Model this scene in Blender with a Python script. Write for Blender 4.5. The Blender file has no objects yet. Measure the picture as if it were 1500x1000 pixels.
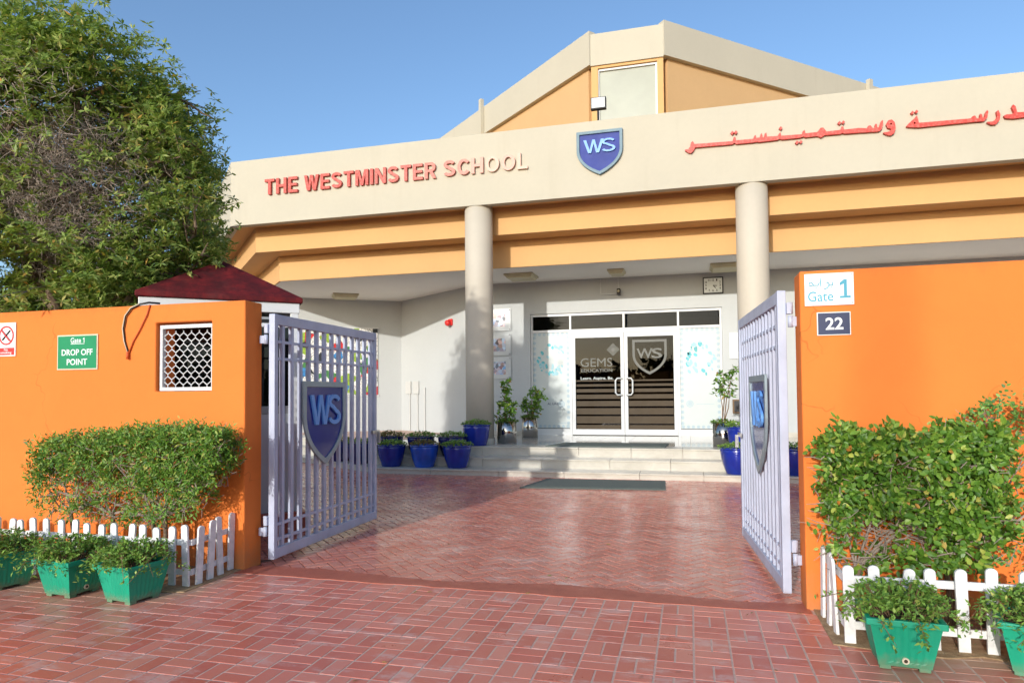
import bpy, bmesh, math, random
import numpy as np
from mathutils import Matrix, Vector
from mathutils.geometry import tessellate_polygon

random.seed(7)
rng = np.random.default_rng(7)
scene = bpy.context.scene
col = scene.collection
R = math.radians

# ---------------------------------------------------------------- camera
cam_data = bpy.data.cameras.new('camera')
cam = bpy.data.objects.new('camera', cam_data)
col.objects.link(cam)
scene.camera = cam
F_PX, CY_PX, PITCH, ROLL, YAW, EYE = 974.19, 545.43, 0.0329, -0.0082, -0.2611, 1.40
fwd = Vector((math.sin(YAW) * math.cos(PITCH), math.cos(YAW) * math.cos(PITCH), math.sin(PITCH)))
rgt = Vector((math.cos(YAW), -math.sin(YAW), 0.0))
upv = rgt.cross(fwd)
r2 = math.cos(ROLL) * rgt + math.sin(ROLL) * upv
u2 = -math.sin(ROLL) * rgt + math.cos(ROLL) * upv
m = Matrix.Identity(4)
for i in range(3):
    m[i][0], m[i][1], m[i][2] = r2[i], u2[i], -fwd[i]
m[2][3] = EYE
cam.matrix_world = m
cam_data.sensor_width = 36.0
cam_data.lens = 36.0 * F_PX / 1500.0
cam_data.shift_y = (CY_PX - 500.0) / 1500.0
cam_data.clip_start, cam_data.clip_end = 0.05, 2000.0

# ---------------------------------------------------------------- world, sun, exposure
SUN_TRAVEL = Vector((0.195, 1.0, -0.265)).normalized()
SUN_EL = math.asin(-SUN_TRAVEL.z)
SUN_AZ = math.atan2(-SUN_TRAVEL.x, -SUN_TRAVEL.y)
world = bpy.data.worlds.new('World')
scene.world = world
world.use_nodes = True
wn = world.node_tree
wn.nodes.clear()
sky = wn.nodes.new('ShaderNodeTexSky')
sky.sky_type = 'NISHITA'
sky.sun_disc = False
sky.sun_elevation = SUN_EL
sky.sun_rotation = SUN_AZ
sky.air_density, sky.dust_density, sky.ozone_density = 1.0, 1.6, 3.2
bg = wn.nodes.new('ShaderNodeBackground')
bg.inputs['Strength'].default_value = 0.15
wo = wn.nodes.new('ShaderNodeOutputWorld')
wn.links.new(sky.outputs[0], bg.inputs[0])
wn.links.new(bg.outputs[0], wo.inputs[0])

sun_data = bpy.data.lights.new('sun', 'SUN')
sun_data.energy = 2.0
sun_data.angle = R(0.8)
sun_data.color = (1.0, 0.96, 0.895)
sun = bpy.data.objects.new('sun', sun_data)
sun.rotation_euler = SUN_TRAVEL.to_track_quat('-Z', 'Y').to_euler()
sun.location = (-6, -30, 12)
col.objects.link(sun)

scene.view_settings.view_transform = 'Standard'
scene.view_settings.look = 'None'
scene.view_settings.exposure = 0.74
scene.view_settings.gamma = 1.0
scene.view_settings.use_curve_mapping = False
scene.cycles.max_bounces = 6
scene.cycles.diffuse_bounces = 4
scene.cycles.glossy_bounces = 3
scene.cycles.transparent_max_bounces = 8
scene.cycles.caustics_reflective = False
scene.cycles.caustics_refractive = False

# ---------------------------------------------------------------- materials
def srgb(r, g, b):
    f = lambda c: (c / 255 / 12.92) if c / 255 <= 0.04045 else ((c / 255 + 0.055) / 1.055) ** 2.4
    return (f(r), f(g), f(b))

class NT:
    def __init__(s, name):
        s.m = bpy.data.materials.new(name); s.m.use_nodes = True
        s.t = s.m.node_tree; s.n = s.t.nodes
        s.b = s.n['Principled BSDF']; s.out = s.n['Material Output']
    def add(s, typ, **kw):
        x = s.n.new(typ)
        for k, v in kw.items(): setattr(x, k, v)
        return x
    def link(s, a, b): s.t.links.new(a, b)
    def pos(s):
        return s.add('ShaderNodeNewGeometry').outputs['Position']
    def noise(s, scale, detail=4, rough=0.55, stretch=None, vec=None):
        v = vec or s.pos()
        if stretch:
            mp = s.add('ShaderNodeMapping'); mp.inputs['Scale'].default_value = stretch
            s.link(v, mp.inputs[0]); v = mp.outputs[0]
        x = s.add('ShaderNodeTexNoise'); x.inputs['Scale'].default_value = scale
        x.inputs['Detail'].default_value = detail; x.inputs['Roughness'].default_value = rough
        s.link(v, x.inputs['Vector']); return x.outputs['Fac']
    def ramp(s, fac, stops):
        x = s.add('ShaderNodeValToRGB'); e = x.color_ramp.elements
        while len(e) < len(stops): e.new(0.5)
        for k, (p, c) in zip(e, stops): k.position = p; k.color = (*c, 1) if len(c) == 3 else c
        s.link(fac, x.inputs[0]); return x.outputs[0]
    def mix(s, fac, a, b, mode='MIX'):
        x = s.add('ShaderNodeMix', data_type='RGBA', blend_type=mode)
        for sock, val in ((x.inputs[0], fac), (x.inputs[6], a), (x.inputs[7], b)):
            if hasattr(val, 'links'): s.link(val, sock)
            else: sock.default_value = val if not isinstance(val, tuple) else ((*val, 1) if len(val) == 3 else val)
        return x.outputs[2]
    def math(s, op, a, b=0.0, clamp=False):
        x = s.add('ShaderNodeMath', operation=op, use_clamp=clamp)
        for sock, val in ((x.inputs[0], a), (x.inputs[1], b)):
            if hasattr(val, 'links'): s.link(val, sock)
            else: sock.default_value = val
        return x.outputs[0]
    def color(s, c):
        if hasattr(c, 'links'): s.link(c, s.b.inputs['Base Color'])
        else: s.b.inputs['Base Color'].default_value = (*c, 1)
    def rough(s, r):
        if hasattr(r, 'links'): s.link(r, s.b.inputs['Roughness'])
        else: s.b.inputs['Roughness'].default_value = r
    def bump(s, h, strength=0.2, dist=0.01):
        x = s.add('ShaderNodeBump'); x.inputs['Strength'].default_value = strength; x.inputs['Distance'].default_value = dist
        s.link(h, x.inputs['Height']); s.link(x.outputs[0], s.b.inputs['Normal'])
    def spec(s, v): s.b.inputs['Specular IOR Level'].default_value = v

MATS = {}
def scale3(c, k): return tuple(min(1.0, x * k) for x in c)

def plaster(name, c, var=0.10, rough=0.75, streak=0.12, bump=0.15, spec=0.3, stain=(0.25, 0.22, 0.18), smear=None):
    t = NT(name)
    big = t.noise(0.9, 5)
    base = t.ramp(big, [(0.3, scale3(c, 1 - var)), (0.7, scale3(c, 1 + var * 0.4))])
    st = t.noise(3.0, 4, 0.6, (1.0, 1.0, 0.10))
    stf = t.ramp(st, [(0.56, (0, 0, 0)), (0.80, (streak, streak, streak))])
    base = t.mix(stf, base, stain)
    fine = t.noise(14, 6)
    base = t.mix(t.ramp(fine, [(0.3, (0.06, 0.06, 0.06)), (0.65, (0, 0, 0))]), base, scale3(c, 0.6))
    hgt = t.noise(70, 5, 0.65)
    if smear:
        patch = t.noise(1.7, 3, 0.5)
        base = t.mix(t.ramp(patch, [(0.50, (0, 0, 0)), (0.53, (0.10,) * 3), (0.7, (0.16,) * 3)]), base, scale3(c, 1.14))
        sp = t.add('ShaderNodeSeparateXYZ'); t.link(t.pos(), sp.inputs[0])
        wob = t.math('MULTIPLY', t.math('SUBTRACT', t.noise(7, 6, 0.7), 0.42), 0.55)
        low = t.math('MULTIPLY', t.math('SUBTRACT', t.math('ADD', wob, 0.20), sp.outputs[2]), 4.0, True)
        base = t.mix(t.math('MULTIPLY', low, 0.55), base, srgb(168, 126, 88))
        topd = t.math('MULTIPLY', t.math('SUBTRACT', t.math('ADD', sp.outputs[2], t.math('MULTIPLY', t.noise(11, 5, 0.7, (1, 1, 0.3)), 0.25)), 2.26), 6.0, True)
        base = t.mix(t.math('MULTIPLY', topd, 0.5), base, srgb(150, 92, 52))
        wv = t.add('ShaderNodeVectorMath', operation='ADD'); nz = t.add('ShaderNodeTexNoise'); nz.inputs['Scale'].default_value = 5; t.link(t.pos(), nz.inputs['Vector'])
        sc_ = t.add('ShaderNodeVectorMath', operation='SCALE'); sc_.inputs['Scale'].default_value = 0.35; t.link(nz.outputs['Color'], sc_.inputs[0]); t.link(t.pos(), wv.inputs[0]); t.link(sc_.outputs[0], wv.inputs[1])
        ed = t.add('ShaderNodeTexVoronoi', feature='DISTANCE_TO_EDGE'); ed.inputs['Scale'].default_value = 0.9; t.link(wv.outputs[0], ed.inputs['Vector'])
        crack = t.ramp(ed.outputs['Distance'], [(0.0, (1, 1, 1)), (0.006, (0, 0, 0))])
        gate_ = t.ramp(t.noise(1.3, 3), [(0.50, (0, 0, 0)), (0.58, (1, 1, 1))])
        crack = t.math('MULTIPLY', crack, gate_)
        base = t.mix(t.math('MULTIPLY', crack, 0.55), base, srgb(150, 80, 36))
        hgt = t.math('SUBTRACT', hgt, t.math('MULTIPLY', crack, 0.8))
        hgt = t.math('ADD', hgt, t.math('MULTIPLY', t.noise(4.5, 4, 0.5), 1.6))
    t.color(base); t.rough(rough); t.spec(spec)
    t.bump(hgt, bump, 0.006)
    MATS[name] = t.m; return t.m

def simple(name, c, rough=0.5, metallic=0.0, var=0.06, nscale=6, bump=0.0, spec=0.5, bscale=80, coat=0.0):
    t = NT(name)
    n = t.noise(nscale, 5, 0.6)
    t.color(t.ramp(n, [(0.28, scale3(c, 1 - var)), (0.72, scale3(c, 1 + var))]))
    t.rough(t.ramp(t.noise(nscale * 3, 4), [(0.2, (rough * 0.85,) * 3), (0.8, (min(1, rough * 1.2),) * 3)]))
    t.b.inputs['Metallic'].default_value = metallic; t.spec(spec)
    if coat: t.b.inputs['Coat Weight'].default_value = coat
    if bump: t.bump(t.noise(bscale, 4), bump, 0.004)
    MATS[name] = t.m; return t.m

ORANGE = srgb(228, 125, 56)
plaster('orange_plaster', ORANGE, 0.07, 0.8, 0.10, 0.22, 0.22, stain=srgb(205, 110, 40), smear=True)
plaster('cream_plaster', srgb(187, 181, 163), 0.04, 0.8, 0.20, 0.10, stain=srgb(160, 148, 128))
plaster('cream_column', srgb(194, 185, 168), 0.05, 0.6, 0.15, 0.06, stain=srgb(160, 150, 132))
plaster('peach_plaster', srgb(208, 164, 110), 0.05, 0.78, 0.08, 0.08, stain=srgb(200, 150, 100))
plaster('tan_plaster', srgb(200, 164, 118), 0.05, 0.8, 0.08, 0.08, stain=srgb(180, 140, 90))
plaster('white_plaster', srgb(189, 192, 191), 0.04, 0.8, 0.06, 0.06, stain=srgb(196, 190, 176))
plaster('grey_wall', srgb(196, 196, 192), 0.04, 0.8, 0.05, 0.05)
plaster('ceiling_paint', srgb(236, 233, 226), 0.04, 0.85, 0.0, 0.04)
simple('gate_panel', srgb(34, 42, 128), 0.14, 0, 0.10, 3)
simple('badge_blue', srgb(58, 70, 140), 0.55, 0, 0.18, 2.2, 0, 0.2)
simple('badge_frame', srgb(112, 136, 148), 0.5, 0.0, 0.10, 8, 0, 0.25)
simple('silver_rim', srgb(142, 158, 166), 0.38, 0.3, 0.10, 8)
simple('letter_blue', srgb(100, 156, 224), 0.45, 0, 0.05)
simple('steel', srgb(170, 168, 164), 0.10, 1.0, 0.05, 4)
simple('brushed_steel', srgb(170, 170, 172), 0.35, 1.0, 0.06, 10)
simple('white_aluminium', srgb(204, 206, 206), 0.35, 0, 0.05, 5)
simple('grey_aluminium', srgb(150, 154, 156), 0.4, 0.2, 0.06, 5)
simple('dark_trim', srgb(34, 34, 36), 0.5)
simple('black', srgb(18, 18, 20), 0.5)
simple('booth_panel', srgb(196, 204, 206), 0.45, 0, 0.06, 3)
simple('sign_white', srgb(226, 232, 230), 0.4, 0, 0.05, 10)
simple('sign_teal', srgb(66, 154, 176), 0.5)
simple('sign_green', srgb(0, 134, 84), 0.35, 0, 0.05)
simple('sign_navy', srgb(28, 40, 78), 0.3, 0, 0.08)
simple('sign_red', srgb(214, 48, 44), 0.4)
simple('sign_frame', srgb(206, 196, 170), 0.6)
simple('cream_plastic', srgb(190, 182, 150), 0.5)
simple('mat_rubber', srgb(104, 112, 106), 0.9, 0, 0.12, 40, 0.5, 0.2, 400)
simple('soil', srgb(70, 54, 40), 0.95, 0, 0.3, 40, 0.8)
simple('cable_dark', srgb(40, 38, 38), 0.6)
simple('cable_orange', srgb(190, 84, 34), 0.6)
simple('bark', srgb(122, 104, 86), 0.9, 0, 0.3, 14, 0.9, 0.2, 30)
simple('twig', srgb(156, 142, 130), 0.9, 0, 0.25, 20, 0.3, 0.2)
simple('stem', srgb(120, 96, 72), 0.9, 0, 0.25, 20, 0.3, 0.2)
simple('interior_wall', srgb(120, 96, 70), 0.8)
simple('interior_floor', srgb(120, 86, 54), 0.3)
simple('film_brown', srgb(72, 60, 44), 0.5, 0, 0.1, 3, 0, 0.2)
simple('film_frost', srgb(104, 104, 98), 0.6)
simple('film_white', srgb(186, 194, 192), 0.35, 0, 0.02)
simple('film_teal', srgb(88, 176, 186), 0.5, 0, 0.3, 5)
simple('film_pale_teal', srgb(152, 194, 202), 0.5, 0, 0.08, 5)
simple('film_line', srgb(132, 166, 186), 0.5)
simple('clerestory_glass', srgb(160, 164, 150), 0.35, 0, 0.12, 0.8, 0, 0.3)
simple('skin_print', srgb(210, 160, 140), 0.5)

def worn(name, c, rough, chip, chip_amt, low_dirt=None, scale=30):
    t = NT(name)
    b0 = t.ramp(t.noise(5, 5, 0.6), [(0.3, scale3(c, 0.88)), (0.7, scale3(c, 1.08))])
    b0 = t.mix(t.ramp(t.noise(2.2, 6, 0.7, (1, 1, 0.35)), [(0.55, (0, 0, 0)), (0.78, (0.30,) * 3)]), b0, chip)
    b0 = t.mix(t.ramp(t.noise(scale, 4, 0.7), [(0.70, (0, 0, 0)), (0.75, (chip_amt,) * 3)]), b0, chip)
    if low_dirt:
        sp = t.add('ShaderNodeSeparateXYZ'); t.link(t.pos(), sp.inputs[0])
        wob = t.math('MULTIPLY', t.noise(18, 5, 0.7), 0.16)
        b0 = t.mix(t.math('MULTIPLY', t.math('MULTIPLY', t.math('SUBTRACT', wob, sp.outputs[2]), 12.0, True), 0.6), b0, low_dirt)
    t.color(b0); t.rough(t.ramp(t.noise(8, 5), [(0.3, (rough * 0.8,) * 3), (0.7, (min(1, rough * 1.4),) * 3)])); t.bump(t.noise(40, 4), 0.10, 0.003)
    MATS[name] = t.m
worn('gate_paint', srgb(178, 186, 206), 0.42, srgb(146, 140, 150), 0.45, srgb(150, 126, 112), 60)
worn('green_plastic', srgb(14, 152, 118), 0.45, srgb(110, 176, 156), 0.5, srgb(140, 112, 86), 44)

def picket_white():
    t = NT('picket_paint')
    c = t.ramp(t.noise(18, 5), [(0.3, srgb(206, 206, 204)), (0.7, srgb(236, 236, 234))])
    chips = t.ramp(t.noise(46, 4, 0.7), [(0.66, (0, 0, 0)), (0.72, (1, 1, 1))])
    zz = t.add('ShaderNodeSeparateXYZ'); t.link(t.pos(), zz.inputs[0])
    low = t.math('SUBTRACT', 1.0, t.math('MULTIPLY', zz.outputs[2], 4.0, True), True)
    c = t.mix(t.math('MULTIPLY', chips, t.math('ADD', t.math('MULTIPLY', low, 0.6), 0.25)), c, srgb(120, 112, 100))
    t.color(c); t.rough(0.6); t.bump(t.noise(60, 4), 0.2, 0.004)
    MATS['picket_paint'] = t.m
picket_white()

def object_coloured(name, rough=0.5):
    t = NT(name)
    oi = t.add('ShaderNodeObjectInfo')
    n = t.noise(26, 5, 0.65)
    c = t.mix(t.ramp(n, [(0.45, (0, 0, 0)), (0.75, (0.22, 0.22, 0.22))]), oi.outputs['Color'], srgb(232, 214, 190))
    t.color(c); t.rough(rough); MATS[name] = t.m
object_coloured('letter_paint')

def pot_glaze(name, c):
    t = NT(name)
    oi = t.add('ShaderNodeObjectInfo')
    n = t.noise(5, 5, 0.6)
    base = t.ramp(n, [(0.3, scale3(c, 0.75)), (0.7, scale3(c, 1.25))])
    t.color(base); t.rough(0.18); t.b.inputs['Coat Weight'].default_value = 0.3
    t.bump(t.noise(12, 3, 0.5, (1, 1, 3)), 0.08, 0.01)
    MATS[name] = t.m
pot_glaze('glaze_blue', srgb(24, 44, 140))
pot_glaze('glaze_pale', srgb(40, 84, 184))
pot_glaze('glaze_dark', srgb(20, 26, 92))

def roof_maroon():
    t = NT('maroon_sheet')
    c = t.ramp(t.noise(5, 6, 0.7), [(0.38, srgb(70, 26, 30)), (0.50, srgb(88, 28, 32)), (0.66, srgb(116, 34, 36))])
    c = t.mix(t.ramp(t.noise(2.2, 5, 0.7), [(0.55, (0, 0, 0)), (0.7, (0.45,) * 3)]), c, srgb(96, 52, 50))
    t.color(c); t.rough(0.8); t.spec(0.15); MATS['maroon_sheet'] = t.m
roof_maroon()

def paver(name, island, a, b, c, rough, dust=False):
    t = NT(name)
    if island: rnd = t.add('ShaderNodeNewGeometry').outputs['Random Per Island']
    else: rnd = t.add('ShaderNodeObjectInfo').outputs['Random']
    base = t.ramp(rnd, [(0.0, a), (0.45, b), (1.0, c)])
    big = t.noise(0.8, 4)
    base = t.mix(t.ramp(big, [(0.35, (0.0,) * 3), (0.7, (0.35,) * 3)]), base, scale3(b, 1.25))
    fine = t.noise(55, 6, 0.7)
    base = t.mix(t.ramp(fine, [(0.5, (0, 0, 0)), (0.78, (0.35,) * 3)]), base, srgb(190, 150, 140))
    # chalky scuffs with a shape of their own
    sc = t.noise(2.6, 7, 0.72, (1.0, 2.4, 1.0))
    scf = t.ramp(sc, [(0.54, (0, 0, 0)), (0.63, (0.50,) * 3), (0.70, (0.12,) * 3)])
    base = t.mix(scf, base, srgb(214, 188, 180))
    rr = t.ramp(t.noise(2.2, 6, 0.7), [(0.3, (rough * 0.7,) * 3), (0.55, (rough * 1.15,) * 3), (0.75, (rough * 2.2,) * 3)])
    blot = t.noise(1.4, 6, 0.7)
    base = t.mix(t.ramp(blot, [(0.62, (0, 0, 0)), (0.76, (0.45,) * 3)]), base, scale3(a, 0.55))
    spot = t.noise(9.0, 3, 0.5)
    base = t.mix(t.ramp(spot, [(0.70, (0, 0, 0)), (0.76, (0.5,) * 3)]), base, scale3(a, 0.45))
    if dust:
        sp = t.add('ShaderNodeSeparateXYZ'); t.link(t.pos(), sp.inputs[0])
        wob = t.math('MULTIPLY', t.math('SUBTRACT', t.noise(3.5, 5, 0.65), 0.5), 0.9)
        yy = t.math('MULTIPLY', t.math('ADD', t.math('SUBTRACT', sp.outputs[1], 3.62), wob), 3.2, True)
        lx = t.math('MULTIPLY', t.math('SUBTRACT', t.math('ADD', wob, -3.25), sp.outputs[0]), 3.0, True)
        rx = t.math('MULTIPLY', t.math('ADD', t.math('SUBTRACT', sp.outputs[0], 0.86), wob), 4.0, True)
        dm = t.math('MULTIPLY', t.math('MULTIPLY', yy, t.math('MAXIMUM', lx, rx)), 0.75)
        base = t.mix(dm, base, srgb(176, 150, 124))
        x = t.add('ShaderNodeMix'); t.link(dm, x.inputs[0]); t.link(rr, x.inputs[2]); x.inputs[3].default_value = 0.9
        rr = x.outputs[0]
    t.color(base); t.rough(rr); t.spec(0.55)
    t.bump(t.noise(90, 5, 0.7), 0.10 if rough < 0.3 else 0.18, 0.003)
    MATS[name] = t.m
PA, PB, PC = srgb(190, 96, 80), srgb(204, 116, 98), srgb(212, 136, 118)
paver('paver_single', False, PA, PB, PC, 0.34, True)
paver('paver_joined', True, PA, PB, PC, 0.34, True)
CA, CB, CC = srgb(184, 104, 88), srgb(196, 120, 102), srgb(204, 134, 116)
paver('yard_single', False, CA, CB, CC, 0.25)
paver('yard_joined', True, CA, CB, CC, 0.25)
simple('joint_sand', srgb(202, 174, 158), 0.9, 0, 0.15, 30, 0.5)
simple('joint_dark', srgb(110, 78, 66), 0.8, 0, 0.2, 30, 0.5)
def threshold_mat():
    t = NT('red_concrete')
    c = t.ramp(t.noise(6, 6, 0.7), [(0.3, srgb(164, 84, 66)), (0.6, srgb(184, 102, 80)), (0.8, srgb(200, 150, 128))])
    t.color(c); t.rough(0.5); t.bump(t.noise(30, 6, 0.7), 0.5, 0.01); MATS['red_concrete'] = t.m
threshold_mat()
def sand_mat():
    t = NT('sand')
    c = t.ramp(t.noise(16, 7, 0.75), [(0.25, srgb(136, 110, 84)), (0.55, srgb(186, 158, 124)), (0.8, srgb(206, 182, 150))])
    t.color(c); t.rough(0.95); t.spec(0.1); t.bump(t.noise(60, 6, 0.75), 0.9, 0.02); MATS['sand'] = t.m
sand_mat()
def marble(name, a, b, rough):
    t = NT(name)
    c = t.ramp(t.noise(2.5, 7, 0.65, (1, 1, 2)), [(0.3, a), (0.7, b)])
    c = t.mix(t.ramp(t.noise(5, 6, 0.7), [(0.62, (0, 0, 0)), (0.78, (0.5,) * 3)]), c, srgb(150, 124, 92))
    t.color(c); t.rough(rough); t.spec(0.5); MATS[name] = t.m
marble('step_stone', srgb(178, 172, 158), srgb(204, 199, 186), 0.3)
marble('floor_tile', srgb(192, 188, 176), srgb(206, 202, 192), 0.08)

def glass_mat(name, tint, rough=0.01, refl=(1, 1, 1)):
    t = NT(name)
    t.n.remove(t.b)
    tr = t.add('ShaderNodeBsdfTransparent'); tr.inputs[0].default_value = (*tint, 1)
    gl = t.add('ShaderNodeBsdfGlossy'); gl.inputs[0].default_value = (*refl, 1); gl.inputs['Roughness'].default_value = rough
    fr = t.add('ShaderNodeFresnel'); fr.inputs[0].default_value = 1.45
    mx = t.add('ShaderNodeMixShader')
    t.link(fr.outputs[0], mx.inputs[0]); t.link(tr.outputs[0], mx.inputs[1]); t.link(gl.outputs[0], mx.inputs[2])
    t.link(mx.outputs[0], t.out.inputs[0]); MATS[name] = t.m
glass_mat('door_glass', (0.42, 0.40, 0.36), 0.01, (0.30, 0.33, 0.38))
glass_mat('booth_glass', (0.16, 0.18, 0.19))
glass_mat('clear_acrylic', (0.95, 0.96, 0.95), 0.04)

def leaf_mat(name, stops, trans=0.35, rough=0.45):
    t = NT(name)
    rnd = t.add('ShaderNodeNewGeometry').outputs['Random Per Island']
    c = t.ramp(rnd, stops)
    t.color(c); t.rough(rough); t.spec(0.4)
    tl = t.add('ShaderNodeBsdfTranslucent')
    t.link(t.mix(0.5, c, srgb(150, 180, 40), 'MIX'), tl.inputs[0])
    mx = t.add('ShaderNodeMixShader'); mx.inputs[0].default_value = trans
    t.link(t.b.outputs[0], mx.inputs[1]); t.link(tl.outputs[0], mx.inputs[2]); t.link(mx.outputs[0], t.out.inputs[0])
    MATS[name] = t.m
leaf_mat('tree_leaf', [(0.0, srgb(96, 124, 62)), (0.45, srgb(136, 160, 80)), (0.8, srgb(166, 182, 98)), (0.96, srgb(194, 194, 116)), (1.0, srgb(200, 150, 72))], 0.42)
leaf_mat('hedge_leaf', [(0.0, srgb(59, 96, 37)), (0.5, srgb(98, 142, 49)), (0.86, srgb(128, 164, 66)), (0.96, srgb(176, 176, 84)), (1.0, srgb(160, 96, 66))], 0.25)
leaf_mat('broad_leaf', [(0.0, srgb(60, 96, 32)), (0.5, srgb(92, 134, 44)), (0.88, srgb(132, 168, 66)), (0.96, srgb(184, 190, 92)), (1.0, srgb(190, 116, 56))], 0.3)
leaf_mat('vine_leaf', [(0.0, srgb(54, 103, 49)), (0.6, srgb(91, 142, 64)), (1.0, srgb(132, 176, 81))], 0.25)
leaf_mat('succulent_leaf', [(0.0, srgb(81, 118, 49)), (0.5, srgb(118, 157, 67)), (0.95, srgb(144, 178, 84)), (1.0, srgb(196, 192, 104))], 0.2)
leaf_mat('red_leaf', [(0.0, srgb(123, 81, 59)), (0.4, srgb(103, 123, 54)), (0.75, srgb(147, 98, 67)), (1.0, srgb(157, 164, 79))], 0.2)
leaf_mat('far_leaf', [(0.0, srgb(34, 52, 24)), (1.0, srgb(74, 92, 44))], 0.1)
leaf_mat('dry_leaf', [(0.0, srgb(150, 120, 60)), (0.5, srgb(120, 118, 56)), (1.0, srgb(196, 168, 90))], 0.1)

# ---------------------------------------------------------------- mesh helpers
INV = {}
class MB:
    def __init__(s): s.v = []; s.f = []
    def add(s, verts, faces):
        o = len(s.v); s.v += [tuple(p) for p in verts]; s.f += [tuple(i + o for i in f) for f in faces]; return s
    def box(s, x0, x1, y0, y1, z0, z1):
        return s.add([(x0, y0, z0), (x1, y0, z0), (x1, y1, z0), (x0, y1, z0), (x0, y0, z1), (x1, y0, z1), (x1, y1, z1), (x0, y1, z1)],
                     [(0, 3, 2, 1), (4, 5, 6, 7), (0, 1, 5, 4), (1, 2, 6, 5), (2, 3, 7, 6), (3, 0, 4, 7)])
    def bar(s, o, ax, ay, az, x0, x1, y0, y1, z0, z1):
        """box in a frame: origin o and axes ax, ay, az"""
        o, ax, ay, az = Vector(o), Vector(ax), Vector(ay), Vector(az)
        P = [o + ax * x + ay * y + az * z for x, y, z in ((x0, y0, z0), (x1, y0, z0), (x1, y1, z0), (x0, y1, z0), (x0, y0, z1), (x1, y0, z1), (x1, y1, z1), (x0, y1, z1))]
        return s.add(P, [(0, 3, 2, 1), (4, 5, 6, 7), (0, 1, 5, 4), (1, 2, 6, 5), (2, 3, 7, 6), (3, 0, 4, 7)])
    def prism(s, poly, z0, z1):
        n = len(poly)
        tri = tessellate_polygon([[Vector((p[0], p[1], 0)) for p in poly]])
        V = [(p[0], p[1], z0) for p in poly] + [(p[0], p[1], z1) for p in poly]
        F = []
        area = sum(poly[i][0] * poly[(i + 1) % n][1] - poly[(i + 1) % n][0] * poly[i][1] for i in range(n))
        for t in tri:
            a, b, c = t
            ar = (poly[b][0] - poly[a][0]) * (poly[c][1] - poly[a][1]) - (poly[c][0] - poly[a][0]) * (poly[b][1] - poly[a][1])
            if ar < 0: a, b, c = a, c, b
            F.append((a, c, b)); F.append((a + n, b + n, c + n))
        for i in range(n):
            j = (i + 1) % n
            F.append((i, j, j + n, i + n) if area > 0 else (j, i, i + n, j + n))
        return s.add(V, F)
    def plate(s, outline, hole, o, ax, ay, d0, d1):
        """extruded outline (with one optional hole) in the plane o, ax, ay; from depth d0 to d1 along ax x ay"""
        o, ax, ay = Vector(o), Vector(ax), Vector(ay); nz = ax.cross(ay)
        loops = [outline] + ([hole] if hole else [])
        flat = [p for l in loops for p in l]; n = len(flat)
        tri = tessellate_polygon([[Vector((p[0], p[1], 0)) for p in l] for l in loops])
        V = [o + ax * p[0] + ay * p[1] + nz * d for d in (d0, d1) for p in flat]
        F = []
        for a, b, c in tri:
            ar = (flat[b][0] - flat[a][0]) * (flat[c][1] - flat[a][1]) - (flat[c][0] - flat[a][0]) * (flat[b][1] - flat[a][1])
            if ar < 0: b, c = c, b
            F.append((a, c, b)); F.append((a + n, b + n, c + n))
        k = 0
        for li, l in enumerate(loops):
            m_ = len(l)
            area = sum(l[i][0] * l[(i + 1) % m_][1] - l[(i + 1) % m_][0] * l[i][1] for i in range(m_))
            ccw = (area > 0) != (li > 0)
            for i in range(m_):
                j = (i + 1) % m_
                F.append((k + i, k + j, k + j + n, k + i + n) if ccw else (k + j, k + i, k + i + n, k + j + n))
            k += m_
        return s.add(V, F)
    def tube(s, pts, radii, n=6, cap=True):
        pts = [Vector(p) for p in pts]
        if not hasattr(radii, '__len__'): radii = [radii] * len(pts)
        V = []; F = []
        prev = None
        for i, p in enumerate(pts):
            d = (pts[min(i + 1, len(pts) - 1)] - pts[max(i - 1, 0)])
            d = d.normalized() if d.length > 1e-9 else Vector((0, 0, 1))
            a = prev if prev is not None else (Vector((0, 0, 1)) if abs(d.z) < 0.9 else Vector((1, 0, 0)))
            u = (a - d * a.dot(d))
            u = u.normalized() if u.length > 1e-6 else d.orthogonal().normalized()
            prev = u; w = d.cross(u)
            for k in range(n):
                t = 2 * math.pi * k / n
                V.append(p + (u * math.cos(t) + w * math.sin(t)) * radii[i])
        for i in range(len(pts) - 1):
            for k in range(n):
                F.append((i * n + k, i * n + (k + 1) % n, (i + 1) * n + (k + 1) % n, (i + 1) * n + k))
        if cap:
            F.append(tuple(range(n - 1, -1, -1))); F.append(tuple((len(pts) - 1) * n + k for k in range(n)))
        return s.add(V, F)
    def lathe(s, prof, n=28, c=(0, 0, 0)):
        V = []; F = []
        for r, z in prof:
            for k in range(n):
                t = 2 * math.pi * k / n; V.append((c[0] + r * math.cos(t), c[1] + r * math.sin(t), c[2] + z))
        for i in range(len(prof) - 1):
            for k in range(n):
                F.append((i * n + k, i * n + (k + 1) % n, (i + 1) * n + (k + 1) % n, (i + 1) * n + k))
        F.append(tuple(range(n - 1, -1, -1))); F.append(tuple((len(prof) - 1) * n + k for k in range(n)))
        return s.add(V, F)
    def mesh(s, name, mat, smooth=False, inv=None):
        me = bpy.data.meshes.new(name)
        V = s.v if inv is None else [tuple(inv @ Vector(p)) for p in s.v]
        me.from_pydata(V, [], s.f); me.update()
        if mat: me.materials.append(MATS[mat])
        if smooth: me.polygons.foreach_set('use_smooth', [True] * len(me.polygons))
        return me
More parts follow.
